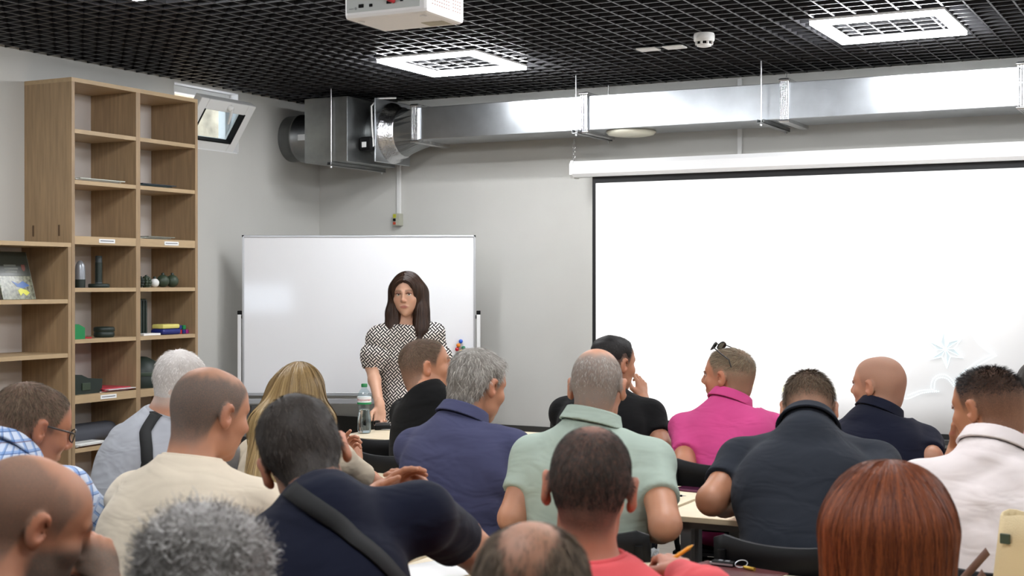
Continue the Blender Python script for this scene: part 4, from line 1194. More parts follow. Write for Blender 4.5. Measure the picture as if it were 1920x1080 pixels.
def make_person(sp):
    rnd = np.random.RandomState(sp.get('seed', 1))
    s = sp.get('s', 1.02)
    c = np.asarray(sp['head'], float)
    az, pitch, roll = [math.radians(a) for a in sp.get('rot', (0, 0, 0))]
    R = rotz(az) @ rotx(pitch) @ roty(roll)
    B = rotz(math.radians(sp.get('baz', 0)))
    r_, f_, u_ = B[:, 0], B[:, 1], np.array((0, 0, 1.0))
    nk = sp.get('neck', (0, -.055, -.150))
    N = c + r_ * nk[0] + f_ * nk[1] + u_ * (nk[2] + sp.get('nup', .030))
    lean = sp.get('lean', .20)
    seat = sp.get('seat', .47)
    stand = sp.get('stand', False)
    fat = sp.get('fat', 1.0)
    hips = N - f_ * lean + r_ * sp.get('side', 0.0); hips[2] = sp.get('hipz', seat + .10)
    spine = unit(N - hips); SL = np.linalg.norm(N - hips)
    yax = unit(np.cross(spine, r_)) ; yax = yax if yax @ f_ > 0 else -yax
    RT = np.stack((unit(np.cross(yax, spine)), yax, spine), 1)
    sw, sd = sp.get('sw', .172), sp.get('sd', .098)
    shl = sp.get('shl', ((0, 0, 0), (0, 0, 0)))       # extra offsets of left and right shoulder in the body frame
    S = [N + r_ * (sg * sw) - u_ * sd + f_ * .025 + B @ np.asarray(shl[i], float) for i, sg in enumerate((-1, 1))]
    arms = sp.get('arms', [None, None])
    EW = []
    for i, sg in enumerate((-1, 1)):
        a = arms[i]
        if a is None:
            E_ = S[i] + r_ * (sg * .075) + f_ * .20; E_[2] = .795
            W_ = E_ + f_ * .17 - r_ * (sg * .20); W_[2] = .785
        else:
            E_, W_ = np.asarray(a[0], float), np.asarray(a[1], float)
        EW.append((E_, W_))
    org = np.array((hips[0], hips[1], 0.0))
    root = thing('person', sp['label'], 'person', tuple(org), 0, sp.get('group', 'seated audience'))
    # ---- fields
    torso = Field()
    ch = N - spine * (.20 * SL / .55)
    torso.ell(ch - yax * .0, (sw + .012, .118 * fat, .205), RT, .05)
    torso.ell(N - spine * .37 * SL / .55 + yax * .01, (.152 * fat, .122 * fat, .19), RT, .06)
    torso.ell(hips + u_ * .0, (.172 * fat, .135 * fat, .14), RT if not stand else None, .06)
    for i in (0, 1):
        torso.cap(N - u_ * .025 - spine * .01, S[i], .052, .052, .05)
        torso.cap(N - spine * .10, S[i] - u_ * .02, .085, .058, .05)
    ndir = unit(c + R @ np.array((0, -.03, -.07)) - N)
    neck_r = sp.get('neck_r', .060)
    FB = Field()
    FB.grow(torso, -.012)
    FB.cap(N - ndir * .05, c + R @ np.array((0, -.030, -.035)) * s, neck_r * 1.06, neck_r * .97, .03)
    if not sp.get('fem'): FB.cap(N + ndir * .01 - f_ * .01, c + R @ np.array((0, -.062, -.055)) * s, neck_r * .85, neck_r * .62, .03)
    head_prims(FB, c, R, s, sp.get('fem', False), jaw=sp.get('jaw', 1.05))
    am = sp.get('arm', 1.0)
    for i in (0, 1):
        E_, W_ = EW[i]
        FB.cap(S[i], E_, .050 * am, .041 * am, .03)
        FB.cap(E_, E_ + (W_ - E_) * .35, .041 * am, .040 * am, .02)
        FB.cap(E_ + (W_ - E_) * .35, W_, .040 * am, .0275 * am, .02)
    hands = sp.get('hands', [None, None])
    hb = []
    for i in (0, 1):
        E_, W_ = EW[i]; h = hands[i] or {}
        d = np.asarray(h.get('d', W_ - E_), float)
        hand(FB, W_, d, h.get('n', (0, 0, -1.0)), (1, -1)[i] * h.get('flip', 1), h.get('curl', (.35, .4, .42, .45)), h.get('spread', .06), h.get('thumb', .35), h.get('s', .95))
        hb.append((W_ + unit(d) * .08 - .125, W_ + unit(d) * .08 + .125))
    # ---- body mesh: fine head and hands, coarser rest
    hlo = np.minimum(c - .155, N - .07); hhi = c + .155
    hv = sp.get('hv', .0056)
    pieces = [polygonise(FB, hlo, hhi, hv)]
    fine_hands = sp.get('fine_hands', (False, False))
    boxes = [(hlo + .02, hhi - .02)]
    for i in (0, 1):
        if fine_hands[i]:
            pieces.append(polygonise(FB, hb[i][0], hb[i][1], .0036)); boxes.append((hb[i][0] + .015, hb[i][1] - .015))
    lo, hi = FB.box()
    def skip(G):
        m = np.zeros(len(G), bool)
        for a, b in boxes: m |= np.all((G > a + .026) & (G < b - .026), axis=1)
        return m
    pieces.append(polygonise(FB, lo, hi, .0145, 4, skip))
    SV, SQ = pieces[0]
    V, Q = join(pieces)
    style = sp.get('mask', {})
    mk = head_mask(V, c, R, s, style)
    far = np.linalg.norm(V - c, axis=1) > .19
    mk[far, :3] = 0
    skin = sp.get('skin', (205, 158, 132))
    hc = sp.get('hair_rgb', (60, 50, 44))
    sm = skin_mat('skin_%d_%d_%d_%d_%d_%d' % (tuple(skin) + tuple(hc)), skin, hc, sp.get('stub', .92))
    mesh_obj('body', V, Q, sm, root, org, {'mask': mk})
    # ---- eyes
    if sp.get('eyes'):
        for sg in (-1, 1):
            p = c + R @ (np.array((sg * .0305, .0845, .0100)) * s)
            e = part('eye', M_EYE, root, lambda b: b.sphere((0, 0, 0), .0122 * s, 14, 10)); e.location = p - org
            look = R @ rotz(math.radians(sp.get('gaze', 0))) @ np.array((0, 1.0, 0.0))
            ir = part('iris', M_IRIS, e, lambda b: b.sphere((0, 0, 0), (.0066 * s, .0066 * s, .0066 * s), 12, 8)); ir.location = look * .0072 * s
        for sg in (-1, 1):
            lid = Field()
            T = lambda p: c + R @ (np.array(p) * s)
            lid.cap(T((sg * .0175, .0955, .0125)), T((sg * .031, .0985, .0178)), .0034, .0040, .004)
            lid.cap(T((sg * .031, .0985, .0178)), T((sg * .0455, .0895, .0125)), .0040, .0032, .004)
            l0, h0 = lid.box(); v, q = polygonise(lid, l0, h0, .0028, 4)
            mesh_obj('eyelid', v, q, mat('eyelid_dark', (120, 78, 62), .5), root, org)
    # ---- shirt
    sl = sp.get('sleeve', .66)
    FS = Field()
    FS.grow(torso, .006)
    FS.cap(N - ndir * .06, N + ndir * .05, neck_r + .030, neck_r + .013, .04)
    for i in (0, 1):
        E_, W_ = EW[i]; ax_ = unit(E_ - S[i]); q_ = S[i] + (E_ - S[i]) * sl
        ra, rb = .060 * am * sp.get('loose', 1.0), .0545 * am * sp.get('loose', 1.0)
        tmp = Field().cap(S[i], q_ + ax_ * .02, ra, rb)
        f0 = tmp.p[0][0]
        FS.fn((lambda P, f0=f0, q_=q_, ax_=ax_: np.maximum(f0(P) - .0012 * sstep((P - q_) @ ax_, -.030, -.024), (P - q_) @ ax_)), tmp.p[0][1], tmp.p[0][2], .03)
        if sp.get('long'):
            FS.cap(E_, W_, .052 * am, .036 * am, .03)
    if not stand:
        hem = hips[2] - .10
    else:
        hem = sp['hem']
        FS.ell((hips + np.array((0, 0, -.10))), (.185 * fat, .14 * fat, .2), None, .08)
        FS.cap(hips - u_ * .1, np.array((hips[0], hips[1], hem - .05)), .165, .19, .08)
    ncut = N + ndir * sp.get('ncut', .022)
    nrm = unit(ndir + u_ * .3 - f_ * sp.get('ntilt', .15))
    W0 = sp.get('fold', 1.0) * 2.0
    fr = []
    for k in range(6):
        dv = unit(spine * 1.0 + r_ * rnd.uniform(-.9, .9) + yax * rnd.uniform(-.3, .3))
        fr.append((dv, rnd.uniform(22, 58), rnd.uniform(0, 6.28)))
    lowd = [(unit(rnd.randn(3)), rnd.uniform(6, 11), rnd.uniform(0, 6.28)) for _ in range(3)]
    creases = sp.get('creases', [])      # (point a, point b, depth, width) ridges in world space
    def post(P, D):
        q = P - N
        wob = sum(np.sin(q @ d * w + p) for d, w, p in lowd) * .33
        disp = 0
        for j, (d, w, p) in enumerate(fr):
            arg = q @ d * w + p + 1.6 * wob
            disp = disp + (np.abs(np.sin(arg * .5)) ** 1.5 - .5) * (.0016 + .0004 * (j % 3))
        near = np.abs(D) < .06
        D = D - disp * W0 * sstep(wob, -.5, .6) * near
        for a, b, dep, wd in creases:
            ab = b - a; h = np.clip((P - a) @ ab / (ab @ ab), 0, 1)
            dd = np.linalg.norm(P - a - h[:, None] * ab, axis=1)
            D = D - dep * np.exp(-(dd / wd) ** 2) * (np.sin(h * PI) * .8 + .2) * near
        pl = (P - ncut) @ nrm
        rad = np.linalg.norm((P - N) - ((P - N) @ ndir)[:, None] * ndir, axis=1)
        D = np.where(rad < .125, np.maximum(D, pl), D)
        return np.maximum(D, hem - P[:, 2])
    FS.post = post
    lo, hi = FS.box(); lo[2] = max(lo[2], hem - .02)
    V, Q = polygonise(FS, lo, hi, sp.get('sv', .0105))
    at_ = {}
    qq = (V - N) @ RT
    pat = np.stack((np.arctan2(qq[:, 0] / .16, qq[:, 1] / .115) * .145, qq[:, 1] * 0, V[:, 2]), 1)
    for i in (0, 1):
        E_, W_ = EW[i]; ab = E_ - S[i]; h = (V - S[i]) @ ab / (ab @ ab)
        rel = V - S[i] - h[:, None] * ab
        onarm = (np.linalg.norm(rel, axis=1) < .125) & (h > .22) & (np.abs(qq[:, 0]) > sw * .9) & ((qq[:, 0] > 0) == (i == 1))
        ang = np.arctan2(rel @ np.cross(unit(ab), f_), rel @ f_) * .07
        pat[onarm, 0] = ang[onarm]; pat[onarm, 2] = (h[onarm] * np.linalg.norm(ab))
    if sp.get('planar'): pat = np.stack((qq[:, 0], qq[:, 1] * 0, V[:, 2]), 1)
    shirt = mesh_obj(sp.get('garment', 'shirt'), V, Q, sp['shirt'], root, org, {'pattern': pat})
    # ---- collar
    if sp.get('collar'):
        Fc = Field()
        hc_, r0 = .030, neck_r + .014
        cn = unit(ndir + u_ * .25)
        def fc(P):
            q = P - N; h = q @ cn; rad = np.linalg.norm(q - h[:, None] * cn, axis=1)
            inner = np.maximum(np.abs(rad - (r0 + .002)) - .0045, np.abs(h - .032) - .026)
            out = np.maximum(np.abs(rad - (r0 + .006 + (.056 - h) * .38)) - .0045, np.abs(h - .034) - .022)
            d = np.minimum(inner, out)
            fwd = (q @ f_) / (np.linalg.norm(q, axis=1) + 1e-6)
            return np.maximum(d, (fwd - .80) * .08)
        Fc.fn(fc, N - .13, N + .13)
        v, q = polygonise(Fc, N - .12, N + .12, .0036)
        mesh_obj('collar', v, q, sp.get('collar_mat', sp['shirt']), root, org, {'pattern': np.stack((np.arctan2((v - N) @ r_, (v - N) @ f_) * .085, v[:, 0] * 0, v[:, 2]), 1)})
    else:
        Fc = Field()
        def fc(P):
            q = P - ncut; h = q @ nrm; rad = np.linalg.norm(q - h[:, None] * nrm, axis=1)
            return np.hypot(rad - (neck_r + .0145), h + .002) - .0075
        Fc.fn(fc, ncut - .1, ncut + .1)
        v, q = polygonise(Fc, ncut - .11, ncut + .11, .0045)
        mesh_obj('neckband', v, q, sp['shirt'], root, org)
    # sleeve hems
    # ---- trousers and shoes
    FT = Field()
    if stand:
        legs = [(hips + r_ * (sg * .085) - u_ * .05, hips + r_ * (sg * .085) * 1.0 + np.array((0, 0, -hips[2] + .48)), hips + r_ * (sg * .085) + np.array((0, 0, -hips[2] + .09))) for sg in (-1, 1)]
    else:
        legs = []
        for sg in (-1, 1):
            h0 = hips + r_ * (sg * .085) + np.array((0, 0, -.03)); kn = hips + r_ * (sg * .14) + f_ * .42; kn[2] = .50
            an = kn + f_ * sp.get('shin', -.06); an[2] = .09; legs.append((h0, kn, an))
    tm = sp.get('trousers', M_TROUS)
    if not stand:
        FT.ell(hips, (.178 * fat, .142 * fat, .125), None, .05)
        for a, k, e in legs:
            FT.cap(a, k, .088, .066, .05); FT.cap(k, e, .064, .05, .03)
        lo, hi = FT.box(); v, q = polygonise(FT, lo, hi, .026); mesh_obj('trousers', v, q, tm, root, org)
    else:
        for a, k, e in legs: FT.cap(a, k, .07, .05, .03); FT.cap(k, e, .048, .034, .03)
        lo, hi = FT.box(); v, q = polygonise(FT, lo, hi, .014); mesh_obj('legs', v, q, sm, root, org, {'mask': np.zeros((len(v), 4))})
    for a, k, e in legs:
        Fz = Field(); Fz.cap(e - f_ * .05 + u_ * (-.045), e + f_ * .14 - u_ * .055, .040, .032, .02).cap(e, e - u_ * .04, .042, .042, .02)
        Fz.post = lambda P, D: np.maximum(D, .004 - P[:, 2])
        lo, hi = Fz.box(); v, q = polygonise(Fz, lo, hi, .014); mesh_obj('shoe', v, q, M_SHOE, root, org)
    # ---- hair
    if 'hair' in sp:
        necks = [(N - ndir * .05, c + R @ np.array((0, -.030, -.035)) * s, neck_r * 1.06, neck_r * .97), (N + ndir * .01 - f_ * .01, c + R @ np.array((0, -.062, -.055)) * s, neck_r * .85, neck_r * .62)]
        short_hair(necks, c, R, s, sp['hair'], rnd, root, org, sp['hair_mat'], FB, SV, SQ, mk[:len(SV), 0])
    # ---- cross-body strap
    for st in sp.get('straps', []):
        pts = np.array(st['pts'])
        t = np.linspace(0, len(pts) - 1, 30)
        P = np.stack([np.interp(t, np.arange(len(pts)), pts[:, k]) for k in range(3)], 1)
        P = FS.project(P, .004, 4)
        g = FS.grad(P, .02); T = np.gradient(P, axis=0); T /= np.linalg.norm(T, axis=1, keepdims=True)
        sd_ = np.cross(T, g); sd_ /= np.linalg.norm(sd_, axis=1, keepdims=True)
        wd = st.get('w', .036)
        grid = [[P[i] + sd_[i] * wd * (j / 2 - .5) - org for j in range(3)] for i in range(30)]
        b = MB(); b.sheet(grid, .004); b.build('bag_strap', mat('strap_black', (10, 10, 11), .8), root)
    # ---- glasses
    gl = sp.get('glasses')
    if gl:
        g = bpy.data.objects.new('glasses', None); link(g, root)
        T = lambda p: Vector(c + R @ (np.array(p) * s) - org)
        dz, dy, tl = gl.get('dz', 0), gl.get('dy', 0), gl.get('tilt', 0)
        def PT(p):
            q = np.array(p, float); q = rotx(tl) @ (q - np.array((0, -.01, .01))) + np.array((0, -.01, .01)); q[2] += dz; q[1] += dy; return T(q)
        fm = gl.get('m', M_FRAME); rr = gl.get('r', .0018)
        for sg in (-1, 1):
            ring = [PT((sg * (.033 + .025 * math.cos(a) * (1 if abs(math.cos(a)) < .9 else .98)), .110 - .010 * (abs(math.cos(a)) if math.cos(a) > 0 else 0), .006 + .0185 * math.sin(a))) for a in [2 * PI * k / 18 for k in range(18)]]
            b = MB(); b.tube(ring, rr, 6, True); b.build('rim', fm, g)
            b = MB(); b.add([tuple(p) for p in ring], [tuple(range(18))]); b.build('lens', gl.get('lens', M_LENS), g)
            b = MB(); b.tube([PT((sg * .058, .099, .012)), PT((sg * .070, .085, .014)), PT((sg * .0805, .03, .016)), PT((sg * .083, -.005, .018)), PT((sg * .080, -.03, -.004))], rr * gl.get('tw', 1.2), 6); b.build('temple', fm, g)
        b = MB(); b.tube([PT((-.009, .112, .010)), PT((0, .115, .013)), PT((.009, .112, .010))], rr, 6); b.build('bridge', fm, g)
    sp['_'] = dict(root=root, org=org, c=c, R=R, N=N, S=S, EW=EW, hips=hips, FB=FB, FS=FS, s=s, f=f_, r=r_, rnd=rnd, B=B)
    return root
# ------------------------------------------------------------------ the audience
def hd(px, top, t, dz=.126):
    p = at(px, top, t); p[2] -= dz; return p
C_ = cloth_mat
shirts = dict(
    plaid=None, grey=C_('shirt_grey_melange', (164, 166, 172), .9), cream=C_('shirt_cream', (214, 201, 180), .9), navy_t=C_('shirt_navy', (15, 19, 36), .9),
    black=C_('shirt_black', (9, 9, 10), .92), violet=C_('shirt_slate_violet', (66, 68, 96), .9), mint=C_('shirt_mint', (162, 176, 164), .9),
    pink=C_('shirt_pink', (196, 70, 128), .88), slate=C_('shirt_slate', (34, 38, 46), .9), navy=C_('shirt_deep_navy', (16, 19, 36), .9),
    white=C_('shirt_white', (222, 212, 210), .88), salmon=C_('shirt_salmon', (216, 88, 92), .9), beige=C_('shirt_beige', (200, 186, 164), .9), rose=C_('shirt_rose', (232, 170, 184), .9))
def plaid():
    m = mat('shirt_plaid', (196, 210, 232), .85, sheen=.1); nt = m.node_tree; b = nt.nodes['Principled BSDF']; b.inputs['Specular IOR Level'].default_value = .2
    a = nt.nodes.new('ShaderNodeAttribute'); a.attribute_name = 'pattern'
    sp = nt.nodes.new('ShaderNodeSeparateXYZ'); nt.links.new(a.outputs['Vector'], sp.inputs[0])
    def stripe(sock, per, duty):
        n1 = nt.nodes.new('ShaderNodeMath'); n1.operation = 'MULTIPLY'; nt.links.new(sock, n1.inputs[0]); n1.inputs[1].default_value = 1 / per
        n2 = nt.nodes.new('ShaderNodeMath'); n2.operation = 'FRACT'; nt.links.new(n1.outputs[0], n2.inputs[0])
        n3 = nt.nodes.new('ShaderNodeMath'); n3.operation = 'LESS_THAN'; nt.links.new(n2.outputs[0], n3.inputs[0]); n3.inputs[1].default_value = duty
        return n3.outputs[0]
    col = None
    for sock, per, duty, c, f in ((sp.outputs['X'], .028, .30, (110, 150, 206), .7), (sp.outputs['Z'], .028, .30, (110, 150, 206), .7), (sp.outputs['X'], .028, .08, (58, 84, 140), .8), (sp.outputs['Z'], .028, .08, (58, 84, 140), .8), (sp.outputs['Z'], .056, .05, (150, 120, 120), .6)):
        mx = nt.nodes.new('ShaderNodeMix'); mx.data_type = 'RGBA'
        k = nt.nodes.new('ShaderNodeMath'); k.operation = 'MULTIPLY'; nt.links.new(stripe(sock, per, duty), k.inputs[0]); k.inputs[1].default_value = f
        nt.links.new(k.outputs[0], mx.inputs['Factor'])
        if col is None: mx.inputs['A'].default_value = s2l((206, 216, 234)) + (1,)
        else: nt.links.new(col, mx.inputs['A'])
        mx.inputs['B'].default_value = s2l(c) + (1,); col = mx.outputs['Result']
    nt.links.new(col, b.inputs['Base Color'])
    return m
shirts['plaid'] = plaid()
hm = {
    'dark': hair_mat('hair_dark', (26, 22, 20), (74, 64, 56)), 'black': hair_mat('hair_black', (12, 11, 12), (52, 46, 44)), 'brown': hair_mat('hair_brown', (58, 46, 36), (128, 108, 86)),
    'white': hair_mat('hair_white', (176, 168, 162), (246, 242, 238)), 'grey': hair_mat('hair_grey', (84, 78, 72), (206, 200, 192)), 'curl': hair_mat('hair_curly_grey', (96, 90, 86), (206, 202, 198)),
    'ash': hair_mat('hair_ash', (86, 74, 60), (160, 142, 116)), 'blonde': hair_mat('hair_blonde', (108, 84, 50), (222, 190, 132), .38), 'auburn': hair_mat('hair_auburn', (64, 26, 16), (178, 96, 50), .5), 'chest': hair_mat('hair_chestnut', (28, 19, 15), (82, 58, 44), .34)}
PEOPLE = {}
def P(key, **sp):
    PEOPLE[key] = sp
    make_person(sp)
    return sp

# --- back row of the picture (first table row)
P('black_profile', label='person in black T-shirt turned sideways near the speaker', head=hd(799, 635, 6.2), rot=(-48, 6, 0), baz=-14, sw=.155, fat=1.0, side=.06, neck=(.03, -.03, -.145), lean=.10, neck_r=.066,
  shirt=shirts['black'], skin=(214, 160, 130), hair_rgb=(70, 62, 54), mask={'fade': (-.07, .05, .72)}, hair={'noshell': True, 'len': .013, 'n': 4200, 'fade': (-.02, .08, .35), 'stand': .5}, hair_mat=hm['brown'], seed=8, fold=.6)
e11, w11 = at(1240, 838, 6.10), at(1204, 748, 6.55)
P('black_hand', label='person in black T-shirt with a hand raised to the mouth before the screen', head=hd(1150, 632, 6.3), rot=(-24, -4, 0), baz=10, sw=.195, fat=1.1, neck=(-.02, -.06, -.15), lean=.22, shirt=shirts['black'],
  skin=(196, 146, 118), hair_rgb=(34, 30, 30), mask={'fade': (-.07, .04, .8)}, hair={'th': .005, 'top': .006, 'len': .012, 'n': 2200, 'fade': (.0, .06, .3)}, hair_mat=hm['black'], arms=[None, (e11, w11)],
  hands=[None, dict(d=(-.15, .25, .95), n=(-.8, .3, -.1), curl=(.5, .6, .7, .8))], fine_hands=(False, True), arm=1.12, seed=11, fold=.7)
P('pink', label='person in pink polo shirt with sunglasses pushed up on the head', head=hd(1366, 653, 6.0), rot=(80, 2, 0), baz=22, sw=.185, fat=1.08, neck=(.0, -.035, -.150), lean=.22, collar=True, shirt=shirts['pink'], neck_r=.062,
  skin=(206, 148, 120), hair_rgb=(112, 96, 78), mask={'fade': (-.05, .07, .68), 'dz': .004}, hair={'noshell': True, 'len': .020, 'n': 4600, 'fade': (.0, .09, .2), 'dz': .006, 'comb': (0, .8, 0)}, hair_mat=hm['ash'],
  eyes=True, glasses=dict(dz=.062, dy=-.035, tilt=.55, lens=mat('sun_lens', (14, 14, 18), .1), r=.0026, tw=1.0, m=mat('sun_frame', (14, 14, 16), .3)), seed=12, fold=1.2,
  arms=[(at(1283, 872, 5.75), at(1310, 880, 6.15)), None], sleeve=.72)
P('navy_bald', label='person in dark navy polo shirt with shaved head facing the speaker', head=hd(1647, 668, 5.75), rot=(70, 0, 0), baz=12, sw=.185, fat=1.1, neck=(0, -.04, -.150), lean=.22, collar=True, shirt=shirts['navy'], neck_r=.064,
  skin=(206, 156, 130), hair_rgb=(120, 96, 84), mask={'amt': .6}, stub=.75, eyes=True, seed=14, arms=[None, (at(1748, 858, 5.55), at(1715, 872, 5.85))], fold=.8, sleeve=.82)
P('edge', label='person in rose top at the picture edge beyond the white polo shirt', head=hd(1946, 672, 5.5), rot=(20, 0, 0), baz=0, sw=.16, neck=(0, -.05, -.15), lean=.2, shirt=shirts['rose'], s=.92, skin=(214, 164, 140), hair_rgb=(44, 34, 28),
  hair={'th': .012, 'len': .03, 'n': 1800, 'dz': -.01, 'stand': .15}, hair_mat=hm['dark'], seed=19)
# --- second row
P('grey_tee', label='person in grey T-shirt with a black shoulder strap and white hair', head=hd(336, 660, 5.15), rot=(14, -12, 4), baz=2, sw=.195, fat=1.22, neck=(-.02, -.06, -.145), lean=.26, shirt=shirts['grey'], skin=(214, 160, 132), hair_rgb=(206, 200, 194),
  mask={'fade': (-.05, .03, .6)}, hair={'th': .006, 'top': .004, 'len': .014, 'n': 3200, 'fade': (-.06, .03, .45), 'stand': .5}, hair_mat=hm['white'], straps=[dict(pts=[at(300, 742, 5.0), at(252, 770, 4.85), at(258, 815, 4.8), at(272, 870, 4.8)], w=.042)], seed=3, arm=1.1)
P('violet', label='person in slate violet polo shirt with grey hair and glasses', head=hd(896, 660, 4.95), rot=(-16, -14, 0), baz=8, sw=.190, fat=1.15, neck=(-.035, -.075, -.150), lean=.15, chair=(-.12, 0), collar=True, shirt=shirts['violet'], skin=(200, 148, 120), hair_rgb=(120, 112, 104),
  mask={'fade': (-.06, .0, .7)}, hair={'th': .009, 'top': .006, 'len': .024, 'n': 4200, 'dz': -.006, 'stand': .4, 'rough': .003, 'mess': .9, 'w': .0015}, hair_mat=hm['grey'], glasses=dict(), seed=9, arm=1.05, fold=1.0)
P('mint', label='person in mint green polo shirt with a bald crown and glasses', head=hd(1120, 655, 4.4), rot=(15, -10, 0), baz=12, sw=.190, fat=1.22, neck=(-.01, -.06, -.150), lean=.08, chair=(.06, 0), collar=True, shirt=shirts['mint'], skin=(212, 160, 132), hair_rgb=(124, 118, 112),
  mask={'bald': (.004, .064, .096, .05), 'fade': (-.075, -.03, .6)}, hair={'noshell': True, 'len': .013, 'n': 5200, 'stand': .35, 'w': .0013}, hair_mat=hm['grey'], glasses=dict(), seed=10, fold=1.2, arm=1.12,
  arms=[(at(962, 972, 4.32), at(1010, 985, 4.75)), (at(1248, 985, 4.1), at(1225, 1000, 4.6))], sleeve=.60, neck_r=.062)
P('slate', label='person in dark slate polo shirt bowing the head over the table', head=hd(1517, 712, 4.55, .105), rot=(16, -40, 0), baz=14, sw=.215, fat=1.25, neck=(0, -.115, -.085), lean=.40, collar=True, shirt=shirts['slate'], skin=(204, 150, 120), hair_rgb=(72, 60, 48),
  mask={'fade': (-.06, .05, .6), 'dz': .0}, hair={'noshell': True, 'len': .022, 'n': 6000, 'fade': (-.03, .06, .2), 'stand': .5}, hair_mat=hm['brown'], seed=13, arm=1.15, fold=.8,
  arms=[(at(1335, 938, 4.35), at(1400, 950, 4.75)), (at(1655, 930, 4.15), at(1600, 940, 4.6))], sleeve=.62, neck_r=.064)
whp = at(1806, 800, 4.12)
P('white_polo', label='person in white polo shirt resting the chin in one hand', head=hd(1852, 686, 4.0), rot=(60, -8, 0), baz=14, sw=.20, fat=1.18, neck=(.01, -.06, -.150), lean=.24, collar=True, shirt=shirts['white'], skin=(202, 146, 112), hair_rgb=(40, 33, 28),
  mask={'fade': (-.04, .085, .66)}, hair={'noshell': True, 'len': .014, 'n': 6500, 'fade': (.02, .10, .12), 'stand': .7, 'rough': .001, 'crown': (0, -.03, .10)}, hair_mat=hm['black'], eyes=True, seed=15, fold=1.1, neck_r=.066, s=.98,
  arms=[(at(1770, 925, 4.15), at(1797, 842, 4.18)), None], hands=[dict(d=(.10, .0, 1.0), n=(.85, -.3, 0), curl=(.12, .12, .14, .2), thumb=.2), None], fine_hands=(True, False),
  creases=[(at(1793, 962, 3.9), at(1868, 952, 3.72), .010, .010), (at(1790, 975, 3.9), at(1862, 996, 3.72), .010, .010), (at(1793, 1000, 3.9), at(1866, 1030, 3.72), .011, .010), (at(1792, 1038, 3.9), at(1852, 1064, 3.72), .011, .010), (at(1786, 930, 3.9), at(1840, 917, 3.75), .006, .010)])
# --- third row
P('plaid', label='person in blue plaid shirt wearing dark framed glasses', head=hd(58, 718, 3.85), rot=(-20, -16, 3), baz=2, sw=.20, sd=.082, nup=.055, fat=1.22, neck=(-.02, -.085, -.140), lean=.28, collar=True, shirt=shirts['plaid'], skin=(196, 138, 110), hair_rgb=(88, 74, 62),
  mask={'fade': (-.06, .03, .7), 'dz': -.004}, hair={'noshell': True, 'len': .015, 'n': 6500, 'fade': (-.06, .04, .4), 'stand': .4}, hair_mat=hm['brown'], glasses=dict(r=.0022), sleeve=.95, seed=2, neck_r=.068, arm=1.1, fold=1.3)
P('cream', label='person in cream T-shirt with closely shaved head leaning forward', head=hd(395, 690, 3.75), rot=(-14, -12, 0), baz=8, sw=.195, fat=1.15, neck=(-.02, -.07, -.160), lean=.24, shirt=shirts['cream'], skin=(206, 154, 126), hair_rgb=(84, 78, 72),
  mask={'bald': (.000, .062, .102, .045), 'bald_amt': .8, 'fade': (-.07, -.03, .8), 'amt': 1.0}, stub=.95, arms=[None, (at(520, 955, 3.75), at(500, 965, 4.1))], sleeve=.70, seed=4, fold=.5)
P('navy_tee', label='person in navy T-shirt with a black strap across the back and tilted head', head=hd(572, 755, 3.08, .130), rot=(32, -28, -20), baz=22, sw=.195, fat=1.18, s=1.1, neck=(.065, -.120, -.115), lean=.28, shirt=shirts['navy_t'], skin=(204, 146, 116), hair_rgb=(40, 35, 32),
  mask={'fade': (-.07, -.02, .7)}, hair={'th': .007, 'top': .005, 'len': .016, 'n': 4200, 'stand': .45, 'dz': -.004, 'w': .0013}, hair_mat=hm['dark'], arms=[(at(640, 985, 3.6), at(712, 925, 3.75)), (at(905, 1046, 3.4), at(800, 930, 3.72))],
  hands=[dict(d=(.55, .1, .45), n=(.3, -.2, -.8), curl=(.25, .3, .35, .4)), dict(d=(-.62, .15, .45), n=(-.3, .3, -.8), curl=(.3, .35, .4, .45))], fine_hands=(True, True), sleeve=.50, seed=6, arm=1.15, fold=.7, nup=.045, shl=((0, .02, -.055), (.01, .03, .065)),
  straps=[dict(pts=[at(548, 918, 3.0), at(590, 955, 2.85), at(660, 1015, 2.8), at(730, 1085, 2.8), at(800, 1160, 2.85)], w=.038)])
P('salmon', label='person in salmon T-shirt with cropped dark hair holding an orange pencil', head=hd(1106, 800, 2.72), rot=(22, -10, 4), baz=14, sw=.185, fat=1.0, neck=(.005, -.05, -.170), lean=.16, shirt=shirts['salmon'], skin=(206, 142, 116), hair_rgb=(44, 37, 33),
  mask={'fade': (-.07, -.02, .75), 'bald': (-.045, .03, .03, .09), 'bald_amt': .3}, hair={'noshell': True, 'len': .013, 'n': 9000, 'fade': (-.07, .0, .4), 'stand': .4, 'w': .0012, 'mess': .5}, hair_mat=hm['dark'], seed=16, fold=.9,
  arms=[None, (at(1330, 1120, 2.55), at(1278, 1082, 2.82))], hands=[None, dict(d=(-.45, .70, .20), n=(-.25, .1, -.95), curl=(.55, .6, .65, .7), thumb=.5)], fine_hands=(False, True), long=True, sleeve=.98, neck_r=.054, shl=((0, 0, -.02), (0, .0, -.02)))
P('auburn', label='person with long straight auburn hair seen from behind', head=hd(1668, 880, 2.8, .128), rot=(10, -8, 0), baz=8, sw=.155, fat=.95, fem=True, neck=(0, -.05, -.150), lean=.2, shirt=shirts['black'], s=.93, skin=(214, 166, 142), seed=18)
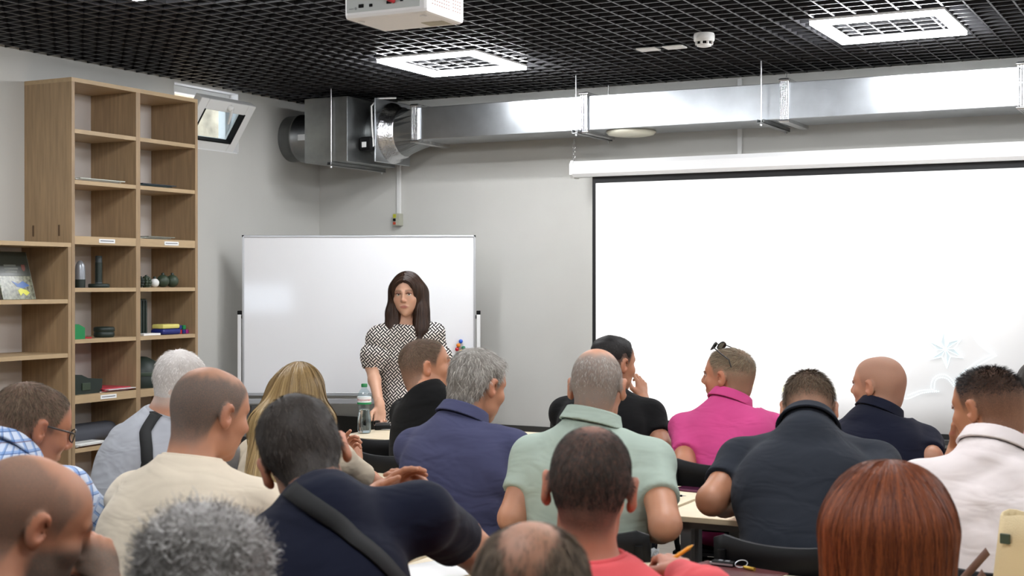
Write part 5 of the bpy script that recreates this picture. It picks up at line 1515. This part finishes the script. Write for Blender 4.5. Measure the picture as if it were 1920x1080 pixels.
P('blonde', label='person with long blonde hair seen from behind with clasped hands', head=hd(562, 682, 5.1, .125), rot=(24, -8, 0), baz=16, sw=.155, fat=.95, fem=True, neck=(-.01, -.05, -.150), lean=.22, shirt=shirts['beige'], s=.93, skin=(222, 168, 142), seed=7,
  arms=[(at(590, 905, 5.25), at(640, 872, 5.4)), (at(705, 915, 5.25), at(668, 880, 5.45))], hands=[dict(d=(.25, .1, .8), n=(.7, -.2, 0), curl=(.2, .5, .6, .7)), dict(d=(-.12, .1, .9), n=(-.8, .1, 0), curl=(.25, .5, .7, .8))], fine_hands=(True, True))
# --- nearest row
P('bald_front', label='person with shaved head and dark beard resting the face on a hand', head=hd(56, 858, 2.55), rot=(-28, -22, 0), baz=0, sw=.19, fat=1.1, neck=(-.02, -.075, -.145), lean=.24, shirt=shirts['slate'], skin=(198, 142, 112), hair_rgb=(86, 76, 66),
  mask={'bald': (.045, .07, .105, .05), 'bald_amt': .75, 'amt': .75, 'beard': 1.0, 'dz': -.005}, stub=.95, seed=21, arms=[None, (at(215, 1190, 2.5), at(196, 1092, 2.6))], hands=[None, dict(d=(-.35, .12, .6), n=(-.7, .3, -.2), curl=(.7, .8, .9, 1.0))], fine_hands=(False, True), neck_r=.066, hv=.005)
P('curly', label='person with thick wavy grey hair at the bottom of the picture', head=hd(382, 972, 2.0, .13), rot=(20, -16, 0), baz=10, sw=.18, neck=(0, -.06, -.15), lean=.2, shirt=shirts['grey'], skin=(206, 152, 124), hair_rgb=(150, 142, 134), mask={},
  hair={'th': .014, 'top': .010, 'len': .028, 'n': 10000, 'steps': 6, 'curl': .38, 'stand': .2, 'rough': .006, 'clump': 48, 'w': .0021, 'mess': 1.2, 'dz': -.012}, hair_mat=hm['curl'], seed=5, hv=.006)
P('crown', label='person with thinning dark brown hair at the bottom centre', head=hd(998, 990, 1.9, .122), rot=(20, -22, 0), baz=10, sw=.18, neck=(0, -.07, -.145), lean=.22, shirt=shirts['slate'], skin=(206, 152, 122), hair_rgb=(58, 48, 40),
  mask={'bald': (-.080, .040, .046, .03), 'bald_amt': .72, 'dz': -.01}, hair={'noshell': True, 'len': .026, 'n': 9000, 'stand': .35, 'w': .0015, 'dz': -.01, 'mess': .7}, hair_mat=hm['brown'], seed=17, hv=.006)
# --- long hair of two seated people
def mass_hair(key, falls, grow, m, n, steps, step, width, part_n, tilt=(0, 0, 0), seed=1, wob=.15, root_tone=.6):
    d = PEOPLE[key]['_']; c, R, s = d['c'], d['R'], d['s']
    G = Field(); head_prims(G, c, R, s, skull_only=True, grow=grow)
    for a, b, ra, rb in falls: G.cap(a, b, ra, rb, .05)
    rnd = np.random.RandomState(seed)
    # roots on the upper half of the skull
    a = rnd.rand(n) * 2 * PI; h = rnd.rand(n) ** .8
    el = h * 1.5
    q = np.stack((np.sin(el) * np.cos(a) * .085, np.sin(el) * np.sin(a) * .105 - .018, .04 + np.cos(el) * .09), 1)
    q = q[(q[:, 1] < .07)]
    roots = c + (q * s) @ R.T
    top = c + R @ np.array((0, -.02, .12)) * s
    def flow(P, k):
        v = P - top; v[:, 2] *= .2; v /= np.linalg.norm(v, axis=1, keepdims=True) + 1e-6
        w = max(0, 1 - k * .22)
        return v * w + np.array((0, 0, -1.0))
    o = long_hair(G, roots, rnd, d['root'], d['org'], m, steps, step, width, part_n, flow, wob=wob, root_tone=root_tone)
    return G, rnd
d = PEOPLE['blonde']['_']; c, r, f = d['c'], d['r'], d['f']
mass_hair('blonde', [(c - r * .035 - f * .06 + vec(0, 0, .01), at(498, 800, 4.93), .065, .052), (at(498, 800, 4.93), at(480, 945, 4.80), .052, .046), (c - f * .075, at(540, 940, 4.80), .06, .055), (c + r * .04 - f * .05, at(600, 790, 5.02), .062, .045),
    (at(600, 790, 5.02), at(606, 930, 4.86), .045, .042)], .013, hm['blonde'], 4200, 34, .0165, .0032, 22, seed=7, wob=.06, root_tone=.25)
d = PEOPLE['auburn']['_']; c, r, f = d['c'], d['r'], d['f']
mass_hair('auburn', [(c - r * .03 + vec(0, 0, .04), c + r * .03 + vec(0, 0, .04), .088, .088), (c - r * .045 - f * .03, c - r * .088 - f * .045 + vec(0, 0, -.26), .072, .036), (c + r * .045 - f * .03, c + r * .088 - f * .045 + vec(0, 0, -.26), .072, .036), (c - f * .06, c - f * .105 + vec(0, 0, -.27), .075, .045), (c - r * .05 - f * .06, c - r * .06 - f * .09 + vec(0, 0, -.27), .07, .045), (c + r * .05 - f * .06, c + r * .06 - f * .09 + vec(0, 0, -.27), .07, .045)],
    .017, hm['auburn'], 6500, 24, .015, .0022, 37, seed=18, wob=.16)

# ------------------------------------------------------------------ the speaker
def dress_mat():
    m = mat('dress_weave', (240, 236, 230), .8); nt = m.node_tree; b = nt.nodes['Principled BSDF']; b.inputs['Specular IOR Level'].default_value = .2
    a = nt.nodes.new('ShaderNodeAttribute'); a.attribute_name = 'pattern'
    sp = nt.nodes.new('ShaderNodeSeparateXYZ'); nt.links.new(a.outputs['Vector'], sp.inputs[0])
    def M(op, x, y=None):
        n_ = nt.nodes.new('ShaderNodeMath'); n_.operation = op
        for i, v in enumerate((x, y)):
            if v is None: continue
            if isinstance(v, (int, float)): n_.inputs[i].default_value = v
            else: nt.links.new(v, n_.inputs[i])
        return n_.outputs[0]
    k = 1 / (.028 * 1.414)
    u = M('MULTIPLY', M('ADD', sp.outputs['X'], sp.outputs['Z']), k)
    v = M('MULTIPLY', M('SUBTRACT', sp.outputs['Z'], sp.outputs['X']), k)
    par = M('MODULO', M('ABSOLUTE', M('ADD', M('FLOOR', u), M('FLOOR', v))), 2.0)
    fu, fv = M('FRACT', M('ADD', u, 100.0)), M('FRACT', M('ADD', v, 100.0))
    def bars(x, y):
        st = M('LESS_THAN', M('ABSOLUTE', M('SUBTRACT', M('FRACT', M('MULTIPLY', x, 2.0)), .5)), .25)
        en = M('LESS_THAN', M('ABSOLUTE', M('SUBTRACT', y, .5)), .44)
        return M('MULTIPLY', st, en)
    A, Bb = bars(fu, fv), bars(fv, fu)
    pick = M('ADD', M('MULTIPLY', A, par), M('MULTIPLY', Bb, M('SUBTRACT', 1.0, par)))
    mx = nt.nodes.new('ShaderNodeMix'); mx.data_type = 'RGBA'; nt.links.new(pick, mx.inputs['Factor'])
    mx.inputs['A'].default_value = s2l((26, 20, 22)) + (1,); mx.inputs['B'].default_value = s2l((238, 230, 222)) + (1,)
    nt.links.new(mx.outputs['Result'], b.inputs['Base Color'])
    return m
T_W = 8.0
ch_ = at(763, 553, T_W)
SPK = dict(label='person in black and white patterned dress standing before the whiteboard', group='speaker at the whiteboard', head=ch_, rot=(-160, -3, 2), baz=-152, s=1.0, nup=0.0, planar=True, fem=True, stand=True, hipz=.90, hem=.42, lean=.015, sw=.150, sd=.075, fat=.92, neck=(0, -.025, -.160), neck_r=.047,
    shirt=dress_mat(), garment='dress', skin=(242, 198, 174), hair_rgb=(60, 44, 34), mask={'amt': 0.0, 'brow': .55, 'lip': .75}, eyes=True, gaze=14, sleeve=.96, loose=1.28, fold=1.2, ncut=.004, ntilt=-.35, sv=.009, arm=.88, seed=20, hv=.0042,
    arms=[(at(822, 692, T_W - .02), at(796, 765, T_W - .30)), (at(697, 688, T_W - .05), at(712, 762, T_W - .32))],
    hands=[None, dict(d=(.18, -.30, -.95), n=(.7, -.6, .1), curl=(.35, .5, .6, .65), thumb=.4, s=.9)], fine_hands=(False, True))
make_person(SPK)
d = SPK['_']; c, R, s = d['c'], d['R'], d['s']
# puffed sleeve ends
for i in (0, 1):
    E_, W_ = d['EW'][i]; S_ = d['S'][i]
    F = Field(); q_ = S_ + (E_ - S_) * .93; ax_ = unit(E_ - S_)
    F.ell(q_ - ax_ * .055, (.088, .088, .072), np.stack((unit(np.cross(ax_, (0, 1, .2))), unit(np.cross(ax_, np.cross(ax_, (0, 1, .2)))), ax_), 1), .02)
    F.cap(q_ - ax_ * .02, q_ + ax_ * .03, .074, .052, .02)
    base = unit(np.cross(ax_, (0.2, 1, 0))); b2 = np.cross(ax_, base)
    def post(P, D, q_=q_, ax_=ax_, base=base, b2=b2):
        r0 = P - q_; an = np.arctan2(r0 @ base, r0 @ b2)
        return np.maximum(D - .005 * np.sin(an * 9 + 1.3 * np.sin(an * 3)), r0 @ ax_ - .03)
    F.post = post
    lo, hi = F.box(); V, Q = polygonise(F, lo, hi, .007)
    r0 = V - q_
    pat = np.stack((r0 @ d['r'], r0[:, 0] * 0, V[:, 2]), 1)
    mesh_obj('sleeve_cuff', V, Q, SPK['shirt'], d['root'], d['org'], {'pattern': pat})
# hair: parted in the middle, falling over the shoulders in front
T = lambda p: c + R @ (np.array(p, float) * s)
G = Field(); head_prims(G, c, R, s, skull_only=True, grow=.010)
for sg in (-1, 1):
    G.cap(T((sg * .062, .0, .03)), T((sg * .080, .012, -.10)), .034, .036, .04)
    G.cap(T((sg * .080, .012, -.10)), T((sg * .098, .045, -.205)), .036, .034, .04)
    G.cap(T((sg * .070, .03, -.16)), T((sg * .078, .085, -.265)), .030, .018, .04)
    G.cap(T((sg * .06, -.06, .0)), T((sg * .07, -.055, -.2)), .05, .045, .05)
G.cap(T((0, -.075, .0)), T((0, -.07, -.21)), .055, .05, .05)
G.ell(T((0, .118, -.026)), np.array((.0680, .090, .112)) * s, R, .014, True)
rnd = np.random.RandomState(20)
n_ = 3600
yy = rnd.uniform(-.10, .082, n_); sg = np.where(rnd.rand(n_) < .5, -1, 1)
x_ = sg * np.abs(rnd.normal(0, .022, n_) + .004)
q = np.stack((x_, yy, .04 + .09 * np.sqrt(np.clip(1 - ((yy + .018) / .115) ** 2, .05, 1))), 1)
roots = c + (q * s) @ R.T
def flow(P, k):
    ql = (P - c) @ R
    v = np.stack((np.sign(ql[:, 0]) * 1.0, np.full(len(P), -.10), np.full(len(P), -.2)), 1) @ R.T
    w = max(0, 1 - k * .17)
    return v * w + np.array((0, 0, -1.0)) * (1 - w * .6)
long_hair(G, roots, rnd, d['root'], d['org'], hm['chest'], 26, .0155, .0028, 14, flow, wob=.05, voxel=.006)
part('earring', M_STEEL, d['root'], lambda b: b.sphere(tuple(T((-.086, .0, -.036)) - d['org']), .005, 10, 6))

# ------------------------------------------------------------------ tables
table_spots = [('A', -4.17, 1.24), ('A', -2.91, 1.24), ('A', -1.65, 1.24), ('B', -4.28, 1.24), ('B', -3.02, 1.24), ('B', -1.76, 1.24), ('B', -.50, 1.24), ('C', -3.35, 1.24), ('C', -2.09, 1.24), ('C', -.83, 1.24)]
row_y = {'A': 5.97, 'B': 4.48, 'C': 3.05}
tl = {'A': ['pale birch table in front of the speaker carrying the water bottle', 'pale birch table of the front row behind the person with raised hand', 'pale birch table of the front row under the navy polo shirt'],
      'B': ['pale birch table of the second row at the bookcase end', 'pale birch table before the slate violet polo shirt', 'pale birch table carrying the purple phone', 'pale birch table before the white polo shirt'],
      'C': ['pale birch table of the third row before the cream T-shirt', 'pale birch table of the third row under the navy T-shirt', 'pale birch table carrying the brown folder and car key']}
cnt = {'A': 0, 'B': 0, 'C': 0}
t0 = thing('table', 'x', 'table', (0, 0, 0), 0, 'birch tables in rows')
TWD, TDP, TZ = 1.24, .66, .75
part('table_top', M_BIRCH, t0, lambda b: b.box((0, 0, TZ - .02), (TWD, TDP, TZ), .002))
part('edge_band', M_BIRCH_E, t0, lambda b: b.box((.002, -.0015, TZ - .0185), (TWD - .002, .001, TZ - .0015)))
part('apron', M_GREYMET, t0, lambda b: (b.box((.06, .05, TZ - .05), (TWD - .06, .08, TZ - .021)), b.box((.06, TDP - .08, TZ - .05), (TWD - .06, TDP - .05, TZ - .021)), b.box((.05, .05, TZ - .05), (.08, TDP - .05, TZ - .021)), b.box((TWD - .08, .05, TZ - .05), (TWD - .05, TDP - .05, TZ - .021))))
for x in (.05, TWD - .09):
    for y in (.05, TDP - .09):
        lg = part('leg', M_GREYMET, t0, lambda b: b.box((x, y, .012), (x + .04, y + .04, TZ - .021), .003))
        part('foot_cap', M_BRUB, lg, lambda b: b.box((x - .002, y - .002, 0), (x + .042, y + .042, .014), .003))
for i, (rw, x, w) in enumerate(table_spots):
    o = t0 if i == 0 else copy_tree(t0)
    o.location = (x, row_y[rw], 0); o['label'] = tl[rw][cnt[rw]]; cnt[rw] += 1

# ------------------------------------------------------------------ chairs
ch0 = thing('chair', 'x', 'chair', (0, 0, 0), 0, 'black plastic chairs')
def back_grid():
    g = []
    for i in range(15):
        x = -.215 + .43 * i / 14
        top = .823 + .026 * (abs(x) / .215) ** 2.2 - (.02 if i in (0, 14) else 0)
        g.append([(x, -.245 - .035 * (j / 6) + .055 * (x / .215) ** 2, .555 + (top - .555) * j / 6) for j in range(7)])
    return g
def seat_grid():
    return [[(-.21 + .42 * i / 10, -.20 + .42 * j / 10, .452 - .012 * math.sin(PI * i / 10) * math.sin(PI * j / 10) - (.02 if j == 10 else 0)) for j in range(11)] for i in range(11)]
part('backrest', M_BPLAST, ch0, lambda b: b.sheet(back_grid(), .011))
part('seat', M_BPLAST, ch0, lambda b: b.sheet(seat_grid(), .012))
for sg in (-1, 1):
    part('back_post', M_BRUB, ch0, lambda b: b.tube([(sg * .19, -.16, .43), (sg * .19, -.215, .50), (sg * .19, -.222, .60), (sg * .19, -.245, .80)], .0115, 8))
    part('leg', M_BRUB, ch0, lambda b: b.tube([(sg * .19, -.16, .43), (sg * .205, -.25, .012)], .0115, 8))
    part('leg', M_BRUB, ch0, lambda b: b.tube([(sg * .19, .16, .43), (sg * .205, .21, .012)], .0115, 8))
    part('side_rail', M_BRUB, ch0, lambda b: b.tube([(sg * .19, -.17, .432), (sg * .19, .17, .432)], .011, 8))
    for z in (.70, .77):
        part('rivet', M_STEEL, ch0, lambda b: b.lathe([(.0055, -.009), (.0045, -.012), (0, -.0125)], 10, (sg * .185, -.2455 - .035 * (z - .555) / .3 + .04, z), 'y'))
for y_ in (-.15, .15):
    part('cross_bar', M_BRUB, ch0, lambda b: b.tube([(-.19, y_, .425), (.19, y_, .425)], .010, 8))
chair_of = {'black_profile': 'chair of the person in black beside the speaker', 'black_hand': 'chair of the person in black with raised hand', 'pink': 'chair under the pink polo shirt', 'navy_bald': 'chair under the dark navy polo shirt', 'edge': 'chair of the person in the rose top',
    'grey_tee': 'chair under the grey T-shirt', 'violet': 'chair under the slate violet polo shirt', 'mint': 'chair under the mint polo shirt', 'slate': 'chair with curved top edge behind the dark slate polo shirt', 'white_polo': 'chair under the white polo shirt', 'blonde': 'chair of the blonde person',
    'plaid': 'chair under the plaid shirt', 'cream': 'chair under the cream T-shirt', 'navy_tee': 'chair under the navy T-shirt with the strap', 'salmon': 'chair under the salmon T-shirt', 'auburn': 'chair of the auburn-haired person', 'bald_front': 'chair of the bearded person in the nearest row', 'curly': 'chair of the person with wavy grey hair', 'crown': 'chair of the person with thinning brown hair'}
first = True
for key, lb in chair_of.items():
    d = PEOPLE[key]['_']
    o = ch0 if first else copy_tree(ch0); first = False
    dx, dy = PEOPLE[key].get('chair', (0, 0))
    o.location = (d['hips'][0] + dx, d['hips'][1] + .01 + dy, 0); o.rotation_euler = (0, 0, math.radians(PEOPLE[key].get('baz', 0)) * .4); o['label'] = 'black plastic ' + lb
for p, rz, lb in ((at(690, 850, 6.42), .1, 'empty black plastic chair in front of the water bottle table'), (at(447, 850, 6.55), .25, 'empty black plastic chair beyond the blonde person near the radiator')):
    o = copy_tree(ch0); o.location = (p[0], p[1] + .28, 0); o.rotation_euler = (0, 0, rz); o['label'] = lb

# ------------------------------------------------------------------ things on the tables
def tz(px, py, dz=0.0):
    t = (CAM_H - TZ - dz) * FPX / (py - HOR); p = at(px, py, t); p[2] = TZ + dz + .0006; return p
M_PET = glass_mat('pet_plastic', (236, 244, 246))
bt = thing('water_bottle', 'clear plastic water bottle with green cap on the front table', 'bottle', tuple(tz(683, 812)))
bt.scale = (1.04, 1.04, .76)
BP = [(.026, 0), (.033, .004), (.036, .02), (.0365, .09), (.033, .125), (.0275, .155), (.030, .185), (.0345, .205), (.035, .255), (.033, .268), (.026, .29), (.016, .308), (.0135, .315), (.0135, .325)]
part('bottle_body', M_PET, bt, lambda b: b.lathe(BP, 28))
part('water', mat('water', (244, 250, 252), .0, trans=1.0), bt, lambda b: b.lathe([(r_ - .002, max(h_, .003)) for r_, h_ in BP[:6]] + [(.0262, .165), (0, .165)], 28))
part('cap', mat('cap_green', (10, 120, 62), .4), bt, lambda b: b.lathe([(.0155, .322), (.0158, .342), (.014, .345), (0, .345)], 20))
lb = part('label_sleeve', M_PAPER, bt, lambda b: b.lathe([(.0356, .205), (.0362, .255)], 28))
part('label_band', mat('label_green', (30, 140, 80), .5), bt, lambda b: b.lathe([(.0364, .203), (.0366, .216)], 28))
def text_mesh(txt, size):
    cu = bpy.data.curves.new('txt', 'FONT'); cu.body = txt; cu.size = size; cu.align_x = 'CENTER'; cu.extrude = 0
    o = bpy.data.objects.new('txt', cu); COL.objects.link(o)
    bpy.context.view_layer.update()
    dg = bpy.context.evaluated_depsgraph_get()
    me = bpy.data.meshes.new_from_object(o.evaluated_get(dg))
    bpy.data.objects.remove(o)
    return me
me = text_mesh('Моршинська', .020)
th0 = math.atan2(0 - bt.location.y, 0 - bt.location.x) + .35
for v in me.vertices:
    a = th0 + v.co.x / .0368; z_ = .228 + v.co.y
    v.co = Vector((.0368 * math.cos(a), .0368 * math.sin(a), z_))
me.materials.clear(); me.materials.append(mat('label_red', (176, 40, 50), .5)); me.name = 'label_lettering'
link(bpy.data.objects.new('label_lettering', me), bt)
# stapler-like clicker and handset, papers
p = tz(717, 806)
st = thing('stapler', 'black stapler lying on the table beside the water bottle', 'stapler', tuple(p), math.radians(40))
st.scale = (.8, .8, .8)
part('base', M_BPLAST, st, lambda b: b.box((-.055, -.022, 0), (.055, .022, .03), .006))
part('arm', mat('stapler_grey', (60, 62, 68), .4), st, lambda b: b.prism([(-.05, .031), (.05, .031), (.055, .042), (.02, .05), (-.045, .046)], 'y', -.016, .016))
p = SPK['_']['EW'][1][1]
rm = thing('remote_clicker', 'dark handheld clicker held in the hand of the speaker', 'remote', (p[0] + .012, p[1] - .045, p[2] - .085), math.radians(20))
part('body', M_BPLAST, rm, lambda b: b.box((-.014, -.03, -.012), (.014, .045, .012), .006))
part('button', mat('button_blue', (40, 50, 90), .4), rm, lambda b: b.lathe([(.006, .012), (.005, .015), (0, .015)], 12, (0, .02, 0)))
def paper(name, label, loc, w, h, rz, group='papers on the tables', cat='paper'):
    o = part(name, M_PAPER, None, lambda b: b.sheet([[(-w / 2 + w * i / 4, -h / 2 + h * j / 4, .002 + .002 * math.sin(i * 1.3 + j)) for j in range(5)] for i in range(5)], .0012))
    o.location = loc; o.rotation_euler = (0, 0, rz); return tag(o, label, cat, group)
paper('paper_sheet', 'white paper sheets beneath the hand of the speaker', tz(752, 802), .21, .29, .3)
paper('paper_sheet', 'white paper lying between the cream T-shirt and the blonde hair', tz(432, 884), .21, .297, .15)
paper('paper_sheet', 'white paper at the elbow of the navy T-shirt', tz(806, 1075), .21, .297, -.25)
paper('paper_sheet', 'white paper beside the elbow of the person in black', tz(1262, 836), .21, .297, .1)
pn = thing('pen', 'thin dark pen lying by the elbow of the person in black', 'pen', tuple(tz(1262, 838, .004)), math.radians(60))
part('barrel', M_BPLAST, pn, lambda b: b.tube([(-.06, 0, .004), (.05, 0, .004)], .004, 8)); part('tip', M_STEEL, pn, lambda b: b.tube([(.05, 0, .004), (.065, 0, .004)], [.0035, .0008], 8))
pn = thing('pen', 'small dark pen beside the mint polo shirt sleeve', 'pen', tuple(tz(1254, 932, .004)), math.radians(25))
part('barrel', M_BPLAST, pn, lambda b: b.tube([(-.05, 0, .004), (.05, 0, .004)], .004, 8)); part('tip', M_STEEL, pn, lambda b: b.tube([(.05, 0, .004), (.065, 0, .004)], [.0035, .0008], 8))
ph = thing('phone', 'purple smartphone lying on the table beside the slate polo shirt', 'phone', tuple(tz(1303, 921)), math.radians(-8))
part('case', mat('phone_purple', (88, 34, 66), .35), ph, lambda b: b.box((-.075, -.038, 0), (.075, .038, .009), .003))
part('screen', mat('phone_glass', (70, 24, 50), .08), ph, lambda b: b.box((-.071, -.034, .0088), (.071, .034, .0096)))
part('camera_bump', M_BRUB, ph, lambda b: b.box((-.074, -.0385, .001), (-.045, -.037, .008)))
# brown folder with car key
fl = thing('folder', 'brown leather folder lying at the bottom under the car key', 'folder', tuple(tz(1370, 1083)), math.radians(-14))
M_LEA = mat('brown_leather', (84, 36, 36), .42, bump=(120, .2))
part('cover', M_LEA, fl, lambda b: b.box((-.13, -.11, .012), (.13, .085, .016), .002)); part('cover', M_LEA, fl, lambda b: b.box((-.13, -.11, 0), (.13, .085, .004), .0015))
part('page_block', M_PAPER, fl, lambda b: b.box((-.124, -.105, .004), (.126, .08, .012))); part('spine', M_LEA, fl, lambda b: b.tube([(-.128, -.108, .008), (-.128, .083, .008)], .0085, 8))
kp = tz(1362, 1062, .016)
ky = thing('car_key', 'black and silver car key fob with ring on the brown folder', 'key', tuple(kp), math.radians(-2))
part('fob', M_BPLAST, ky, lambda b: b.box((-.042, -.014, .0), (.026, .014, .014), .005)); part('trim', M_ALU, ky, lambda b: (b.box((-.044, -.0145, .003), (-.036, .0145, .011), .002), b.box((-.036, -.0148, .004), (.024, -.0135, .009))))
part('button', mat('button_grey', (150, 152, 156), .4), ky, lambda b: (b.box((-.022, -.006, .0138), (-.010, .006, .015), .0008), b.box((-.002, -.006, .0138), (.010, .006, .015), .0008)))
part('key_ring', M_STEEL, ky, lambda b: b.tube([(.043 + .017 * math.cos(a), .002 + .017 * math.sin(a), .010 + .007 * math.sin(a)) for a in [2 * PI * k / 20 for k in range(20)]], .0014, 6, True))
part('brass_tag', mat('brass', (196, 160, 70), .3, .9), ky, lambda b: b.tube([(.056, -.012, .005), (.062, -.016, .005), (.092, -.028, .005)], [.004, .0055, .0055], 10))
# orange pencil in the hand
d = PEOPLE['salmon']['_']; w_ = d['EW'][1][1]
pe = thing('pencil', 'orange pencil held in the hand of the person in salmon', 'pencil', (0, 0, 0))
a_, b_ = at(1226, 1072, 2.88), at(1302, 1021, 2.88)
part('shaft', mat('pencil_orange', (240, 160, 30), .4), pe, lambda b: b.tube([a_, a_ + (b_ - a_) * .86], .0042, 6, smooth=False))
part('cone', mat('pencil_orange_tip', (232, 168, 60), .5), pe, lambda b: b.tube([a_ + (b_ - a_) * .86, a_ + (b_ - a_) * .97], [.0042, .0014], 8))
part('lead', M_GREYMET, pe, lambda b: b.tube([a_ + (b_ - a_) * .97, b_], [.0014, .0004], 6))
# earphone loop / cable on the near table, foil wrapper
cb = single('cable_loop', M_BRUB, 'small black cable loop on the table beside the salmon T-shirt', 'cable', tuple(tz(1170, 1058, .003)), lambda b: b.tube([(.018 * math.cos(a), .012 * math.sin(a), .002 + .004 * math.sin(a)) for a in [PI * 1.7 * k / 14 for k in range(15)]], .0018, 6))
wr = single('foil_wrapper', mat('wrapper_clear', (190, 194, 198), .25), 'crumpled pale wrapper standing behind the hand with the pencil', 'wrapper', tuple(tz(1228, 1046, .0)), lambda b: b.sheet([[(-.012 + .008 * i, .004 * ((i + j) % 2), .012 * j + .004 * (i % 2)) for j in range(3)] for i in range(4)], .001, False))
# beige tote bag hung on the chair at the edge
bp = at(1985, 1128, 3.35)
tg = thing('tote_bag', 'beige tote bag with brown strap at the picture edge', 'bag', (bp[0], bp[1], bp[2] - .32), math.radians(-18))
M_TOTE = mat('tote_beige', (206, 186, 146), .8, bump=(300, .15))
def tote(b):
    g = []
    for i in range(17):
        a = 2 * PI * i / 16
        g.append([((.19 - .05 * j / 8) * math.copysign(abs(math.cos(a)) ** .5, math.cos(a)), (.085 - .05 * j / 8) * math.copysign(abs(math.sin(a)) ** .5, math.sin(a)), .52 * j / 8 + .006 * math.sin(3 * a)) for j in range(9)])
    b.sheet(g, .004)
part('bag_body', M_TOTE, tg, tote)
part('bag_base', M_TOTE, tg, lambda b: b.box((-.18, -.075, -.004), (.18, .075, .004), .002))
part('emblem', M_OLIVE, tg, lambda b: b.box((-.125, -.050, .45), (-.10, -.042, .475), .002))
part('strap', mat('strap_brown', (112, 82, 72), .5), tg, lambda b: (b.sheet([[(-.15 - .10 * t_, -.05 - .02 * w2, .42 - .12 * t_ + .018 * w2) for w2 in (0, 1)] for t_ in (0, .5, 1)], .004), b.sheet([[(-.15 - .10 * t_, -.07 - .02 * w2, .37 - .16 * t_ + .018 * w2) for w2 in (0, 1)] for t_ in (0, .5, 1)], .004)))
